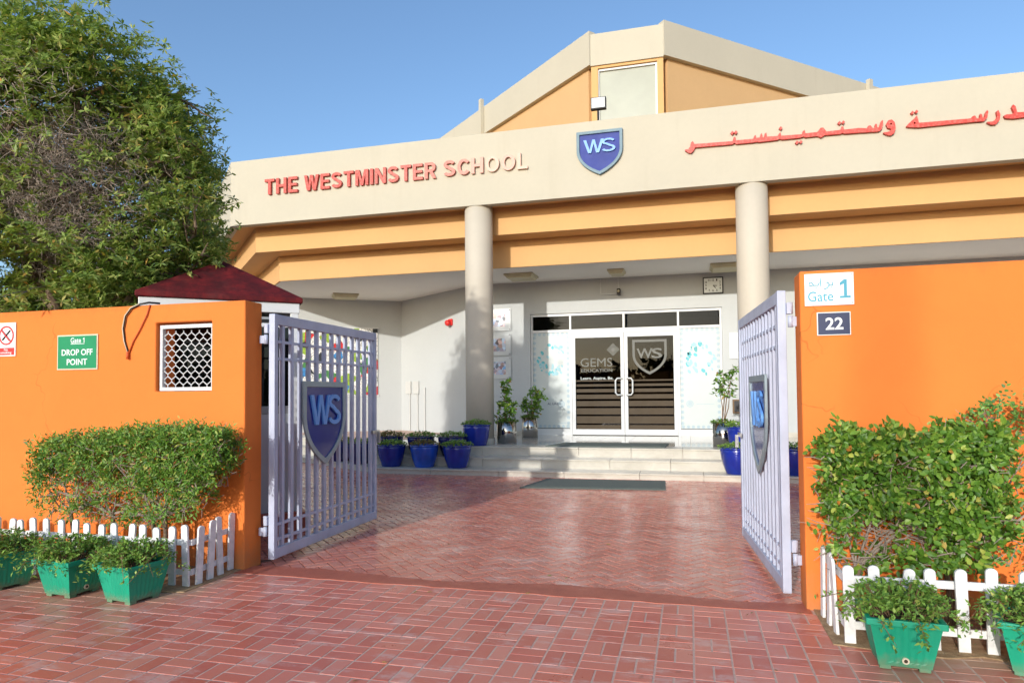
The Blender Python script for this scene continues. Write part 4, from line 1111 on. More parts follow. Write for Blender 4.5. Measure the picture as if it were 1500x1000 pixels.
clk = thing('wall_clock', 'rectangular white wall clock with black rim above the entrance', 'clock', (0.53, YD, 3.59))
b = MB(); b.box(0.315, 0.752, YD - 0.04, YD - 0.001, 3.597, 3.970); b.build('case', 'dark_trim', clk, bevel=0.006)
b = MB(); b.box(0.340, 0.727, YD - 0.045, YD - 0.0405, 3.622, 3.945); b.build('dial', 'sign_white', clk)
ccx, ccz = 0.533, 3.783
nums = {12: (0, .115), 1: (.08, .115), 2: (.15, .07), 3: (.15, 0), 4: (.15, -.07), 5: (.08, -.115), 6: (0, -.115), 7: (-.08, -.115), 8: (-.15, -.07), 9: (-.15, 0), 10: (-.15, .07), 11: (-.08, .115)}
for n_, (u_, v_) in nums.items():
    text_on('numeral', str(n_), 'black', clk, (ccx + u_, YD - 0.0455, ccz + v_ - 0.022), X, Z, height=0.048, width=0.026 if n_ < 10 else 0.042, centre=True, extrude=0.0008, bold=0.02)
for (u_, v_, r_) in ((0.085, -0.012, 0.006), (0.055, -0.062, 0.0075)):
    b = MB(); b.tube([(ccx, YD - 0.049, ccz), (ccx + u_, YD - 0.049, ccz + v_)], r_, 4); b.build('hand', 'black', clk)

cc = thing('security_camera', 'small security camera on a white bent pipe above the doors', 'camera', (-1.6, YD, 3.7))
b = MB(); b.tube([(-1.96, YD - 0.03, 4.06), (-1.96, YD - 0.03, 3.72), (-1.94, YD - 0.04, 3.70), (-1.58, YD - 0.05, 3.69)], 0.013, 8); b.build('pipe', 'white_aluminium', cc, smooth=True)
b = MB(); b.box(-1.58, -1.50, YD - 0.16, YD - 0.02, 3.66, 3.80); b.build('body', 'dark_trim', cc, bevel=0.01)
b = MB(); b.tube([(-1.54, YD - 0.161, 3.74), (-1.54, YD - 0.20, 3.73)], 0.03, 12); b.build('lens', 'cream_plastic', cc, smooth=True)
b = MB(); b.tube([(-1.54, YD - 0.05, 3.80), (-1.56, YD - 0.03, 4.06)], 0.006, 6); b.build('wire', 'white_aluminium', cc)

simple('acrylic_white', srgb(196, 200, 200), 0.25, 0, 0.03)
def photo_mat(name, seed, tones):
    t = NT(name)
    mp = t.add('ShaderNodeMapping'); mp.inputs['Location'].default_value = (seed * 3.1, seed, seed * 1.7); t.link(t.pos(), mp.inputs[0])
    v = t.add('ShaderNodeTexVoronoi'); v.inputs['Scale'].default_value = 13; t.link(mp.outputs[0], v.inputs['Vector'])
    sp = t.add('ShaderNodeSeparateColor'); t.link(v.outputs['Color'], sp.inputs[0])
    t.color(t.ramp(sp.outputs[0], tones)); t.rough(0.3); MATS[name] = t.m
TONES = [(0.0, srgb(120, 170, 220)), (0.3, srgb(226, 190, 176)), (0.5, srgb(40, 46, 66)), (0.7, srgb(190, 214, 236)), (0.92, srgb(150, 120, 130))]
for i, (z0, z1, lb) in enumerate(((3.03, 3.35, 'topmost acrylic photo panel beside the left column'), (2.44, 2.75, 'middle acrylic photo panel beside the left column'), (1.88, 2.19, 'lowest acrylic photo panel beside the left column'))):
    photo_mat('photo_print_%d' % i, i + 1, TONES)
    r_ = thing('photo_panel', lb, 'photo panel', (-4.5, YD, z0), 0, 'acrylic photo panels')
    b = MB(); b.box(-4.72, -4.13, YD - 0.030, YD - 0.024, z0 - 0.10, z1 + 0.11); b.build('acrylic_sheet', 'acrylic_white', r_)
    b = MB(); b.box(-4.62, -4.262, YD - 0.034, YD - 0.031, z0, z1); b.build('photo', 'photo_print_%d' % i, r_)
    for x in (-4.70, -4.16):
        for z in (z0 - 0.07, z1 + 0.08):
            b = MB(); b.tube([(x, YD - 0.002, z), (x, YD - 0.040, z)], 0.014, 10); b.build('standoff', 'brushed_steel', r_, smooth=True)
r_ = thing('notice_panel', 'white notice panel between the entrance and the right column', 'notice', (1.0, YD, 2.0))
b = MB(); b.box(0.86, 1.25, YD - 0.03, YD - 0.024, 2.15, 2.72); b.build('acrylic_sheet', 'sign_white', r_)
for z in (2.19, 2.68):
    b = MB(); b.tube([(0.90, YD - 0.002, z), (0.90, YD - 0.04, z)], 0.014, 10); b.build('standoff', 'brushed_steel', r_)
r_ = thing('wall_box', 'dark brown box on the wall beside the right potted tree', 'box', (1.05, YD, 0.9))
b = MB(); b.box(0.90, 1.25, YD - 0.10, YD - 0.001, 0.95, 1.25); b.build('cabinet', 'interior_wall', r_, bevel=0.006)
b = MB(); b.box(0.93, 1.22, YD - 0.106, YD - 0.1005, 0.98, 1.22); b.build('door', 'dark_trim', r_)

# mural in the left recess
def mural_mat():
    t = NT('mural_paint')
    def vor(sc, dist):
        v = t.add('ShaderNodeTexVoronoi'); v.inputs['Scale'].default_value = sc; t.link(t.pos(), v.inputs['Vector'])
        s_ = t.add('ShaderNodeSeparateColor'); t.link(v.outputs['Color'], s_.inputs[0]); return v, s_
    v, s_ = vor(4.2, 0)
    c = t.ramp(s_.outputs[0], [(0.0, srgb(232, 232, 226)), (0.30, srgb(228, 228, 224)), (0.32, srgb(150, 180, 60)), (0.44, srgb(60, 130, 190)), (0.55, srgb(230, 228, 222)), (0.72, srgb(206, 44, 44)), (0.80, srgb(40, 44, 48)), (0.86, srgb(70, 130, 70)), (0.93, srgb(226, 226, 220))])
    t.n[-1]
    for n_ in t.n:
        if n_.type == 'VALTORGB': n_.color_ramp.interpolation = 'CONSTANT'
    e_ = t.add('ShaderNodeTexVoronoi', feature='DISTANCE_TO_EDGE'); e_.inputs['Scale'].default_value = 9; t.link(t.pos(), e_.inputs['Vector'])
    c = t.mix(t.ramp(e_.outputs['Distance'], [(0.02, (0.8,) * 3), (0.05, (0, 0, 0))]), c, srgb(50, 50, 54))
    t.color(c); t.rough(0.5); MATS['mural_paint'] = t.m
mural_mat()
wa = Vector((-12.2, 14.69, 0)); wd = Vector((4.3, 2.73, 0)).normalized(); wnn = Vector((wd.y, -wd.x, 0))
r_ = thing('mural_panel', 'brightly painted mural panel on the recess wall behind the left gate', 'mural', (-9.4, 16.4, 1.4))
b = MB(); b.bar(wa, wd, wnn, Z, 2.0, 4.42, 0.002, 0.03, 1.42, 3.27); b.build('board', 'mural_paint', r_)
b = MB(); b.bar(wa, wd, wnn, Z, 1.96, 4.46, 0.0015, 0.024, 1.38, 1.419); b.bar(wa, wd, wnn, Z, 1.96, 4.46, 0.0015, 0.024, 3.271, 3.31); b.build('rail', 'white_aluminium', r_)
sa = Vector((-7.9, 17.42, 0)); sd = Vector((2.9, -2.02, 0)).normalized(); sn = Vector((sd.y, -sd.x, 0))
if sn.y > 0: sn = -sn
def on_splay(t, d, z): return sa + sd * t + sn * d + Z * z
r_ = thing('alarm_sounder', 'red alarm sounder on the white splayed wall left of the column', 'alarm', tuple(on_splay(2.46, 0, 3.2)))
b = MB(); b.bar(on_splay(2.46, 0, 3.257), sd, sn, Z, -0.085, 0.085, 0.001, 0.05, -0.085, 0.085); b.build('base', 'sign_red', r_, bevel=0.015)
b = MB(); b.tube([on_splay(2.46, 0.05, 3.25), on_splay(2.46, 0.12, 3.23), on_splay(2.46, 0.16, 3.22)], [0.05, 0.085, 0.06], 12); b.build('horn', 'sign_red', r_, smooth=True)
for t0, zt, lb in ((0.42, 1.76, 'grey switch box nearest the recess corner with its pipe'), (0.82, 1.76, 'second grey switch box from the recess corner with its pipe')):
    r_ = thing('switch_box', lb, 'switch box', tuple(on_splay(t0, 0, 0.5)), 0, 'switch boxes on the splayed wall')
    b = MB(); b.bar(on_splay(t0, 0, zt), sd, sn, Z, -0.13, 0.13, 0.001, 0.05, -0.32, 0.02); b.build('box', 'grey_wall', r_, bevel=0.005)
    b = MB(); b.tube([on_splay(t0 + 0.06, 0.02, zt - 0.32), on_splay(t0 + 0.06, 0.02, 0.45)], 0.02, 6); b.build('pipe', 'grey_wall', r_)
r_ = thing('wall_pipe', 'thin vertical pipe on the splayed wall beside the switch boxes', 'pipe', tuple(on_splay(1.25, 0, 0.5)))
b = MB(); b.tube([on_splay(1.25, 0.025, 1.6), on_splay(1.25, 0.025, 0.45)], 0.022, 6); b.build('tube', 'grey_wall', r_)
b = MB(); b.bar(on_splay(1.25, 0, 1.2), sd, sn, Z, -0.04, 0.04, 0.001, 0.012, -0.02, 0.02); b.build('bracket', 'grey_wall', r_)

fl = thing('floodlight', 'black floodlight standing on the fascia top below the lantern window', 'floodlight', (-1.59, 12.52, ZF1))
b = MB(); b.box(-1.735, -1.445, 12.44, 12.54, 6.79, 7.02); b.build('housing', 'dark_trim', fl, bevel=0.01)
b = MB(); b.box(-1.715, -1.465, 12.428, 12.439, 6.81, 7.0); b.build('glass', 'grey_aluminium', fl)
b = MB(); b.box(-1.65, -1.53, 12.425, 12.4275, 6.86, 6.95); b.build('bulb', 'sign_white', fl)
b = MB(); b.tube([(-1.60, 12.50, ZF1 - 0.02), (-1.60, 12.50, 6.79)], 0.02, 8); b.build('stand', 'dark_trim', fl)

def doormat(label, pts, z):
    r_ = thing('doormat', label, 'doormat', (pts[0][0], pts[0][1], z), 0, 'grey doormats')
    b = MB(); b.prism(pts, z, z + 0.014); b.build('mat', 'mat_rubber', r_, bevel=0.003)
    cx = sum(p[0] for p in pts) / 4; cy = sum(p[1] for p in pts) / 4
    inset = [(cx + (p[0] - cx) * 0.93, cy + (p[1] - cy) * 0.85) for p in pts]
    b = MB(); b.prism(inset, z + 0.0142, z + 0.018); b.build('pile', 'mat_rubber', r_)
doormat('grey rubber doormat on the paving below the steps', [(-2.48, 9.66), (-0.36, 9.86), (-0.40, 10.86), (-2.30, 10.78)], 0.002)
doormat('grey rubber doormat on the platform in front of the doors', [(-2.60, 12.06), (-0.44, 12.06), (-0.40, 13.05), (-2.40, 12.96)], ZP + 0.0005)

# ================================================================ pots on the steps
def leaf_mound(name, parent, c, rad, h, n, mat, L=0.045, W=0.022, droop=0.3):
    a = rng.uniform(0, 2 * math.pi, n); r_ = np.sqrt(rng.uniform(0, 1, n)) * rad
    top = h * (1 - 0.55 * (r_ / rad) ** 2) * rng.uniform(0.45, 1.05, n)
    P = np.stack([c[0] + r_ * np.cos(a), c[1] + r_ * np.sin(a), c[2] + top], 1)
    D = np.stack([np.cos(a) * (0.25 + r_ / rad) , np.sin(a) * (0.25 + r_ / rad), rng.uniform(-droop, 1.1, n)], 1) + rng.normal(0, 0.45, (n, 3))
    N = np.array([0, 0, 1.0]) + rng.normal(0, 0.5, (n, 3))
    return leaves(name, P, D, N, L * rng.uniform(0.7, 1.3, n), W * rng.uniform(0.7, 1.3, n), mat, parent, shape='diamond')

def make_pot(label, glaze, leafm, loc, rim=0.265, base=0.175, h=0.40, n=420, group='blue glazed pots on the steps', mound=0.09):
    r_ = local(thing('plant_pot', label, 'plant pot', (0, 0, 0), 0, group))
    b = MB(); b.lathe([(base * 0.96, 0), (base, 0.012), (base + (rim - base) * 0.55, h * 0.40), (rim * 0.95, h * 0.78), (rim * 0.965, h * 0.90), (rim * 0.945, h * 0.93), (rim * 0.88, h * 0.93), (rim * 0.86, h * 0.86)], 32)
    b.build('body', glaze, r_, smooth=True)
    b = MB(); b.lathe([(rim * 0.95, h * 0.925), (rim * 1.0, h * 0.94), (rim * 1.0, h * 0.985), (rim * 0.97, h), (rim * 0.89, h), (rim * 0.88, h * 0.94)], 32); b.build('rim', glaze, r_, smooth=True)
    b = MB(); b.lathe([(0.01, h * 0.90), (rim * 0.885, h * 0.90), (rim * 0.885, h * 0.905), (0.01, h * 0.905)], 24); b.build('soil', 'soil', r_)
    leaf_mound('foliage', r_, (0, 0, h * 0.90), rim * 1.02, mound + 0.03, n, leafm)
    return place(r_, loc, random.uniform(0, 6.28))
FR, BK = 11.30, 11.74
make_pot('blue glazed pot on the lowest step, nearest the gate end', 'glaze_blue', 'succulent_leaf', (-5.33, FR, ZS1))
make_pot('paler blue glazed pot in the middle of the lowest step row', 'glaze_pale', 'red_leaf', (-4.68, FR, ZS1))
make_pot('deep blue glazed pot on the lowest step, rightmost of its row', 'glaze_blue', 'succulent_leaf', (-4.05, FR, ZS1))
make_pot('dark blue pot with reddish plants on the second step behind the gate end', 'glaze_dark', 'red_leaf', (-5.58, BK + 0.02, ZS2), h=0.36)
make_pot('dark blue pot on the second step behind the paler pot', 'glaze_dark', 'succulent_leaf', (-4.94, BK + 0.02, ZS2), h=0.36)
make_pot('dark blue pot on the second step in front of the left column', 'glaze_dark', 'succulent_leaf', (-4.32, BK + 0.02, ZS2), h=0.36)
make_pot('deep blue pot on the platform at the foot of the left column', 'glaze_blue', 'succulent_leaf', (-3.955, 12.12, ZP), rim=0.27, base=0.20, h=0.40)
make_pot('dark blue pot seen through the left gate bars, right one of two', 'glaze_dark', 'succulent_leaf', (-6.15, 11.62, ZS1))
make_pot('dark blue pot seen through the left gate bars, left one of two', 'glaze_dark', 'red_leaf', (-6.78, 12.02, ZS1))
make_pot('bright blue pot on the lowest step left of the right gate', 'glaze_blue', 'succulent_leaf', (0.72, 11.28, ZS1), rim=0.28, base=0.18, h=0.42)
make_pot('bright blue pot glimpsed between the right gate and the orange wall', 'glaze_blue', 'succulent_leaf', (1.60, 11.28, ZS1), rim=0.28, h=0.42)
make_pot('bright blue pot on the platform behind the right gate', 'glaze_blue', 'succulent_leaf', (0.86, 12.16, ZP), rim=0.26, base=0.20, h=0.38)

def steel_planter(label, loc, rad, h, plant):
    r_ = local(thing('steel_planter', label, 'planter', (0, 0, 0), 0, 'polished steel planters'))
    b = MB(); b.lathe([(rad, 0), (rad, h * 0.5), (rad, h), (rad * 0.94, h), (rad * 0.94, h * 0.9)], 36); b.build('cylinder', 'steel', r_, smooth=False).data.polygons.foreach_set('use_smooth', [True] * (36 * 4 + 2))
    b = MB(); b.lathe([(0.01, h * 0.93), (rad * 0.93, h * 0.93), (rad * 0.93, h * 0.94), (0.01, h * 0.94)], 24); b.build('soil', 'soil', r_)
    leaf_mound('ground_cover', r_, (0, 0, h * 0.93), rad * 1.08, 0.09, 260, 'hedge_leaf', 0.05, 0.025)
    # slender plant: stems with leaf clumps
    st = MB(); Ps, Ds, Ns = [], [], []
    for (dx, dy, top, spread, cnt, low) in plant:
        p0 = Vector((random.uniform(-.04, .04), random.uniform(-.04, .04), h * 0.9)); p2 = Vector((dx, dy, top)); p1 = (p0 + p2) / 2 + Vector((random.uniform(-.04, .04), random.uniform(-.04, .04), 0))
        st.tube([p0, p1, p2], [0.011, 0.009, 0.004], 5)
        for i in range(cnt):
            t = random.uniform(low, 1.03); q = p0.lerp(p2, t)
            a = random.uniform(0, 6.28); rr_ = spread * math.sqrt(random.uniform(0.05, 1)) * (1.15 - 0.75 * t if low < 0.4 else 1.0)
            tip = q + Vector((math.cos(a) * rr_, math.sin(a) * rr_, random.uniform(-0.05, 0.07)))
            if i % 3 == 0: st.tube([q, tip], [0.004, 0.002], 4, cap=False)
            for j in range(5):
                d = Vector((random.gauss(0, 1), random.gauss(0, 1), random.gauss(0.25, 0.7)))
                Ps.append(tuple(tip + Vector((random.gauss(0, .014), random.gauss(0, .014), random.gauss(0, .014))))); Ds.append(tuple(d)); Ns.append((random.gauss(0, .6), random.gauss(-0.3, .6), 1))
    st.build('stems', 'stem', r_)
    leaves('foliage', Ps, Ds, Ns, rng.uniform(0.06, 0.095, len(Ps)), rng.uniform(0.035, 0.05, len(Ps)), 'hedge_leaf', r_)
    return place(r_, loc)
steel_planter('polished steel planter with a tall bushy plant right of the left column', (-3.575, 12.93, ZP), 0.20, 0.42, [(0.02, 0, 1.30, 0.21, 60, 0.05), (0.12, 0.05, 0.75, 0.15, 22, 0.2), (-0.05, 0, 1.05, 0.15, 20, 0.3)])
steel_planter('polished steel planter with a rounded shrub by the left entrance panel', (-3.50, 14.62, ZP), 0.18, 0.44, [(0.1, -0.05, 1.08, 0.26, 40, 0.35), (0.30, -0.1, 1.02, 0.2, 26, 0.4), (-0.12, 0, 0.85, 0.18, 20, 0.3), (0.22, -.1, .78, .2, 20, .3)])
steel_planter('polished steel planter with a thin stemmed tree near the right gate', (0.58, 12.72, ZP), 0.19, 0.42, [(0.02, 0.05, 1.30, 0.16, 20, 0.72), (0.18, 0.0, 1.34, 0.17, 22, 0.76), (-0.06, 0.0, 1.02, 0.12, 10, 0.8), (0.12, 0, 1.0, 0.10, 8, 0.8)])

# ================================================================ picket fences
def picket_mesh(h, w_=0.056, t=0.016):
    n = 7
    prof = [(-w_ / 2, 0), (w_ / 2, 0)] + [(w_ / 2 * math.cos(a), h - w_ * 0.42 + w_ * 0.42 * math.sin(a)) for a in np.linspace(0, math.pi, n)]
    b = MB(); b.plate(prof, None, (0, t / 2, 0), X, Z, 0, t)
    return b.mesh('picket', 'picket_paint')
PK = [picket_mesh(h) for h in (0.435, 0.445, 0.455)]
def fence(label, origin, spots, rails):
    r_ = thing('picket_fence', label, 'fence', (*origin, 0))
    for (x, y, rz, dz) in spots:
        o = bpy.data.objects.new('picket', random.choice(PK)); o.parent = r_; col.objects.link(o)
        o.location = (x - origin[0], y - origin[1], dz); o.rotation_euler = (random.gauss(0, 0.02), random.gauss(0, 0.028), rz + random.gauss(0, 0.03))
    for (p, q, z) in rails:
        p, q = Vector((*p, 0)), Vector((*q, 0)); d = (q - p).normalized(); n_ = Vector((-d.y, d.x, 0))
        b = MB(); b.bar(p, d, n_, Z, 0, (q - p).length, 0.0, 0.014, z, z + 0.042); b.build('rail', 'picket_paint', r_)
yl = 4.17
sp = [(-3.622 - 0.1305 * i + random.gauss(0, 0.004), yl, 0, random.uniform(-0.01, 0.004)) for i in range(0, 22)]
sp += [(-3.575, 4.245, R(83), 0.0), (-3.583, 4.375, R(85), 0), (-3.590, 4.505, R(85), 0.005), (-3.600, 4.632, R(86), 0.012)]
fence('low white picket fence round the bed under the left hedge', (-4.8, 4.17), sp,
      [((-6.5, yl + 0.009), (-3.60, yl + 0.009), 0.300), ((-6.5, yl + 0.009), (-3.60, yl + 0.009), 0.082), ((-3.588, 4.19), (-3.615, 4.66), 0.300), ((-3.588, 4.19), (-3.615, 4.66), 0.082)])
yr = 4.10
sp = [(0.838 + 0.139 * i + random.gauss(0, 0.004), yr, 0, random.uniform(-0.006, 0.006)) for i in range(0, 14)]
sp += [(0.797, 4.245, R(-84), 0), (0.787, 4.395, R(-84), 0), (0.778, 4.54, R(-84), 0)]
fence('low white picket fence round the bed under the right hedge', (1.3, 4.10), sp,
      [((0.82, yr + 0.009), (2.7, yr + 0.009), 0.332), ((0.82, yr + 0.009), (2.7, yr + 0.009), 0.080), ((0.803, 4.62), (0.815, 4.13), 0.332), ((0.803, 4.62), (0.815, 4.13), 0.080)])

# ================================================================ green box planters
def box_planter(label, loc, rz, group='green box planters', sx=1.0):
    r_ = local(thing('box_planter', label, 'planter', (0, 0, 0), 0, group))
    b0, b1, H_ = 0.118, 0.165, 0.265
    # ribbed tapering sides: the outline zigzags on each side
    def ring(z):
        t = (z - 0.02) / (H_ - 0.02); hw = b0 + (b1 - b0) * t
        pts = []
        n = 17
        for sx_, sy_, ux, uy in ((-1, -1, 1, 0), (1, -1, 0, 1), (1, 1, -1, 0), (-1, 1, 0, -1)):
            for i in range(n):
                f = i / n
                rib = 0.0032 if (3 <= i <= 14 and i % 2 == 0) else 0.0
                if t > 0.80 or t < 0.08: rib = 0.0
                p = (sx_ + ux * 2 * f, sy_ + uy * 2 * f)
                nx_, ny_ = uy, -ux
                pts.append((p[0] * hw * sx + nx_ * (-rib), p[1] * hw + ny_ * (-rib), z))
        return pts
    zs = [0.02, 0.036, 0.046, 0.12, 0.205, 0.215, 0.232]
    b = MB(); rings = [ring(z) for z in zs]; m_ = len(rings[0])
    V = [p for q in rings for p in q]; Fq = []
    for i in range(len(zs) - 1):
        for k in range(m_): Fq.append((i * m_ + k, i * m_ + (k + 1) % m_, (i + 1) * m_ + (k + 1) % m_, (i + 1) * m_ + k))
    Fq.append(tuple(range(m_ - 1, -1, -1)))
    b.add(V, Fq); b.build('tub', 'green_plastic', r_)
    b = MB(); o_, i_ = b1 + 0.014, b1 - 0.012
    b.plate([(-o_ * sx, -o_), (o_ * sx, -o_), (o_ * sx, o_), (-o_ * sx, o_)], [(-i_ * sx, -i_), (i_ * sx, -i_), (i_ * sx, i_), (-i_ * sx, i_)], (0, 0, 0), X, Y, 0.232, H_); b.build('rim', 'green_plastic', r_, bevel=0.005)
    for sx_ in (-1, 1):
        for sy_ in (-1, 1):
            b = MB(); c = b0 - 0.03; b.box(sx_ * c * sx - 0.026, sx_ * c * sx + 0.026, sy_ * c - 0.026, sy_ * c + 0.026, 0.0, 0.0199); b.build('foot', 'green_plastic', r_, bevel=0.003)
    b = MB(); b.tube([(0.0, -b0 - 0.0045, 0.055), (0.0, -b0 - 0.016, 0.055)], [0.0165, 0.0165], 14); b.build('drain_collar', 'sign_frame', r_)
    b = MB(); b.tube([(0.0, -b0 - 0.0163, 0.055), (0.0, -b0 - 0.0168, 0.055)], [0.009, 0.009], 12); b.build('drain_hole', 'soil', r_)
    b = MB(); b.box(-i_ * sx, i_ * sx, -i_, i_, 0.225, 0.236); b.build('soil', 'soil', r_)
    # sprawling plant: many short shoots, each with leaves along it
    Ps, Ds, Ns = [], [], []; st = MB()
    for i in range(120):
        a = random.uniform(0, 6.28); reach = random.uniform(0.06, 0.265) * (1.0 if random.random() < 0.8 else 1.35)
        r0 = reach * 0.45
        p0 = Vector((math.cos(a) * r0 * sx, math.sin(a) * r0, 0.235)); up_ = random.uniform(0.05, 0.155) * (1.25 - reach * 2.2)
        p1 = Vector((math.cos(a) * reach * 0.9 * sx, math.sin(a) * reach * 0.9, 0.25 + up_)); p2 = Vector((math.cos(a + random.gauss(0, .3)) * reach * 1.15 * sx, math.sin(a + random.gauss(0, .3)) * reach * 1.15, 0.25 + up_ * (0.9 if reach < 0.2 else 0.1) - (0.06 if reach > 0.25 else 0)))
        if i % 2: st.tube([p0, p1, p2], [0.003, 0.0025, 0.0015], 4, cap=False)
        for j in range(20):
            t = random.uniform(0.25, 1.05); q = p0.lerp(p1, t * 2) if t < 0.5 else p1.lerp(p2, t * 2 - 1)
            d = Vector((random.gauss(0, 1), random.gauss(0, 1), random.gauss(0.35, 0.7))) + (p2 - p1).normalized() * 0.6
            Ps.append(tuple(q + Vector((random.gauss(0, .008), random.gauss(0, .008), random.gauss(0, .008))))); Ds.append(tuple(d)); Ns.append((random.gauss(0, .7), random.gauss(0, .7), 1))
    st.build('shoots', 'stem', r_)
    leaves('foliage', Ps, Ds, Ns, rng.uniform(0.022, 0.042, len(Ps)), rng.uniform(0.010, 0.018, len(Ps)), 'succulent_leaf', r_, shape='diamond')
    return place(r_, loc, rz)
box_planter('green box planter nearest the gateway in front of the left picket fence', (-3.765, 3.835, 0.001), R(172))
box_planter('green box planter in the middle of the three by the left fence', (-4.315, 3.855, 0.001), R(86))
box_planter('green box planter cut by the left edge of the picture', (-4.985, 3.865, 0.001), R(170))
box_planter('green box planter with a round drain hole before the right picket fence', (1.025, 3.875, 0.004), R(-4))
box_planter('green box planter cut by the right edge of the picture', (1.665, 3.90, 0.004), R(-22))

# ================================================================ hedges against the walls
def hedge(name, label, x0, x1, y0, y1, top, bottom, n, L, W, mat, trunks, shape, singles=0, hole=0.0, twigs=250, pw=0.75):
    """a clipped shrub: top(x) and bottom(x) give its outline, hole is the share of see-through gaps"""
    r_ = thing(name, label, 'hedge', ((x0 + x1) / 2, (y0 + y1) / 2, 0))
    for (x, y) in trunks:
        st = MB()
        xt = x + random.uniform(-.05, .05)
        zc = bottom(xt) + 0.12
        st.tube([(x, y, 0), (x + random.uniform(-.03, .03), y, zc * 0.5), (xt, y, zc)], [0.022, 0.018, 0.014], 7)
        st.build('trunk', 'bark', r_, smooth=True)
    tw = MB()
    for i in range(twigs):
        tx, ty = random.choice(trunks); px_ = random.uniform(x0, x1); 
        zt, zb = top(px_), bottom(px_)
        if zt - zb < 0.1: continue
        q = Vector((px_, random.uniform(y0 + 0.02, y1), random.uniform(zb + 0.04, zt - 0.03)))
        d = Vector((random.gauss(0, 1), random.gauss(-0.2, 0.4), random.gauss(0.3, 0.8))).normalized() * random.uniform(0.06, 0.16)
        m1 = q + d * 0.5 + Vector((random.gauss(0, .012), random.gauss(0, .01), random.gauss(0, .012)))
        tw.tube([q, m1, q + d], [0.0034, 0.0026, 0.0014], 4, cap=False)
    for (tx, ty) in trunks:
        for i in range(9):
            px_ = min(max(tx + random.gauss(0, (x1 - x0) * 0.3), x0 + 0.05), x1 - 0.05); z_ = random.uniform(bottom(px_) + 0.1, top(px_) - 0.05)
            a = Vector((tx, ty, bottom(tx) + 0.1)); c = Vector((px_, random.uniform(y0 + .05, y1 - 0.02), z_))
            m1 = a.lerp(c, 0.5) + Vector((random.gauss(0, .04), random.gauss(0, .02), random.gauss(0, .05)))
            tw.tube([a, m1, c], [0.008, 0.006, 0.003], 5, cap=False)
    o = tw.build('twigs', 'twig', r_); o['kind'] = 'stuff'
    # leaf sprays; density thins in irregular gaps
    holes = [(random.uniform(x0, x1), random.uniform(0, 1), random.uniform(0.05, 0.14)) for _ in range(34)]
    Ps, Ds, Ns, GR = [], [], [], []
    while len(Ps) < n:
        x = random.uniform(x0, x1); zt, zb = top(x), bottom(x)
        if zt - zb < 0.03: continue
        f = random.random(); f = f ** pw
        z = zb + (zt - zb) * f
        y = y0 + (y1 - y0) * random.random() ** 1.35
        if f < 0.80 and hole > 0:
            skip = False
            for hx, hf, hr in holes:
                if (x - hx) ** 2 + ((z - zb - hf * (zt - zb) * 0.8)) ** 2 < hr * hr and random.random() < hole: skip = True; break
            if skip: continue
        # a short shoot with leaves set alternately along it
        sd_ = Vector((random.gauss(0, 0.8), random.gauss(-0.35, 0.5), random.gauss(0.35 + 0.9 * (f > 0.85), 0.7))).normalized()
        ln_ = random.uniform(0.05, 0.13); side_ = sd_.cross(Vector((random.gauss(0, .4), -1, random.gauss(0.4, .4)))).normalized(); nrm_ = side_.cross(sd_)
        if nrm_.y > 0: nrm_ = -nrm_
        grow = random.uniform(0.65, 1.15)
        k_ = random.randint(4, 7)
        for j in range(k_):
            t_ = (j + 0.5) / k_; sg_ = 1 if j % 2 else -1
            q_ = Vector((x, y, z)) + sd_ * ln_ * t_
            d = sd_ * random.uniform(0.35, 0.9) + side_ * sg_ * random.uniform(0.5, 1.0) + Vector((random.gauss(0, .25), random.gauss(0, .25), random.gauss(-.05, .25)))
            Ps.append(tuple(q_)); Ds.append(tuple(d)); GR.append(grow * (1.0 - 0.35 * abs(t_ - 0.45)))
            Ns.append(tuple(nrm_ + Vector((random.gauss(0, .35), random.gauss(0, .35), random.gauss(0.25, .35)))))
    Ps, Ds, Ns = np.array(Ps), np.array(Ds), np.array(Ns)
    Ps[:, 1] = np.clip(Ps[:, 1], y0 - 0.06, WALL_Y - 0.03)
    GR = np.array(GR); LL = L * GR * rng.uniform(0.8, 1.25, len(Ps)); WW = W * GR * rng.uniform(0.8, 1.2, len(Ps))
    if singles:
        # the foremost leaves one by one
        idx = np.argsort(Ps[:, 1])[:singles * 3]; rng.shuffle(idx); idx = idx[:singles]
        T = [(0, 0, 0), (0.16, 0.30, 0.06), (0.42, 0.48, 0.10), (0.75, 0.34, 0.06), (1, 0, -0.12), (0.75, -0.34, 0.06), (0.42, -0.48, 0.10), (0.16, -0.30, 0.06), (0.5, 0, 0)]
        Fc = [(0, 8, 2, 1), (8, 4, 3, 2), (0, 7, 6, 8), (8, 6, 5, 4)]
        me = bpy.data.meshes.new('leaf'); me.from_pydata(T, [], Fc); me.update(); me.materials.append(MATS['single_leaf'])
        inv = INV[r_.name]
        for i in idx:
            d = Vector(Ds[i]).normalized(); s_ = Vector(Ns[i]).cross(d).normalized(); u_ = d.cross(s_)
            M = Matrix.Identity(4)
            for k_ in range(3): M[k_][0], M[k_][1], M[k_][2], M[k_][3] = d[k_] * LL[i] * 1.15, s_[k_] * WW[i] * 1.15, u_[k_] * WW[i] * 1.15, Ps[i][k_]
            o = bpy.data.objects.new('leaf', me); o.parent = r_; col.objects.link(o); o.matrix_basis = inv @ M
        keep = np.ones(len(Ps), bool); keep[idx] = False
        Ps, Ds, Ns, LL, WW = Ps[keep], Ds[keep], Ns[keep], LL[keep], WW[keep]
    leaves('foliage', Ps, Ds, Ns, LL, WW, mat, r_, shape=shape)
    return r_
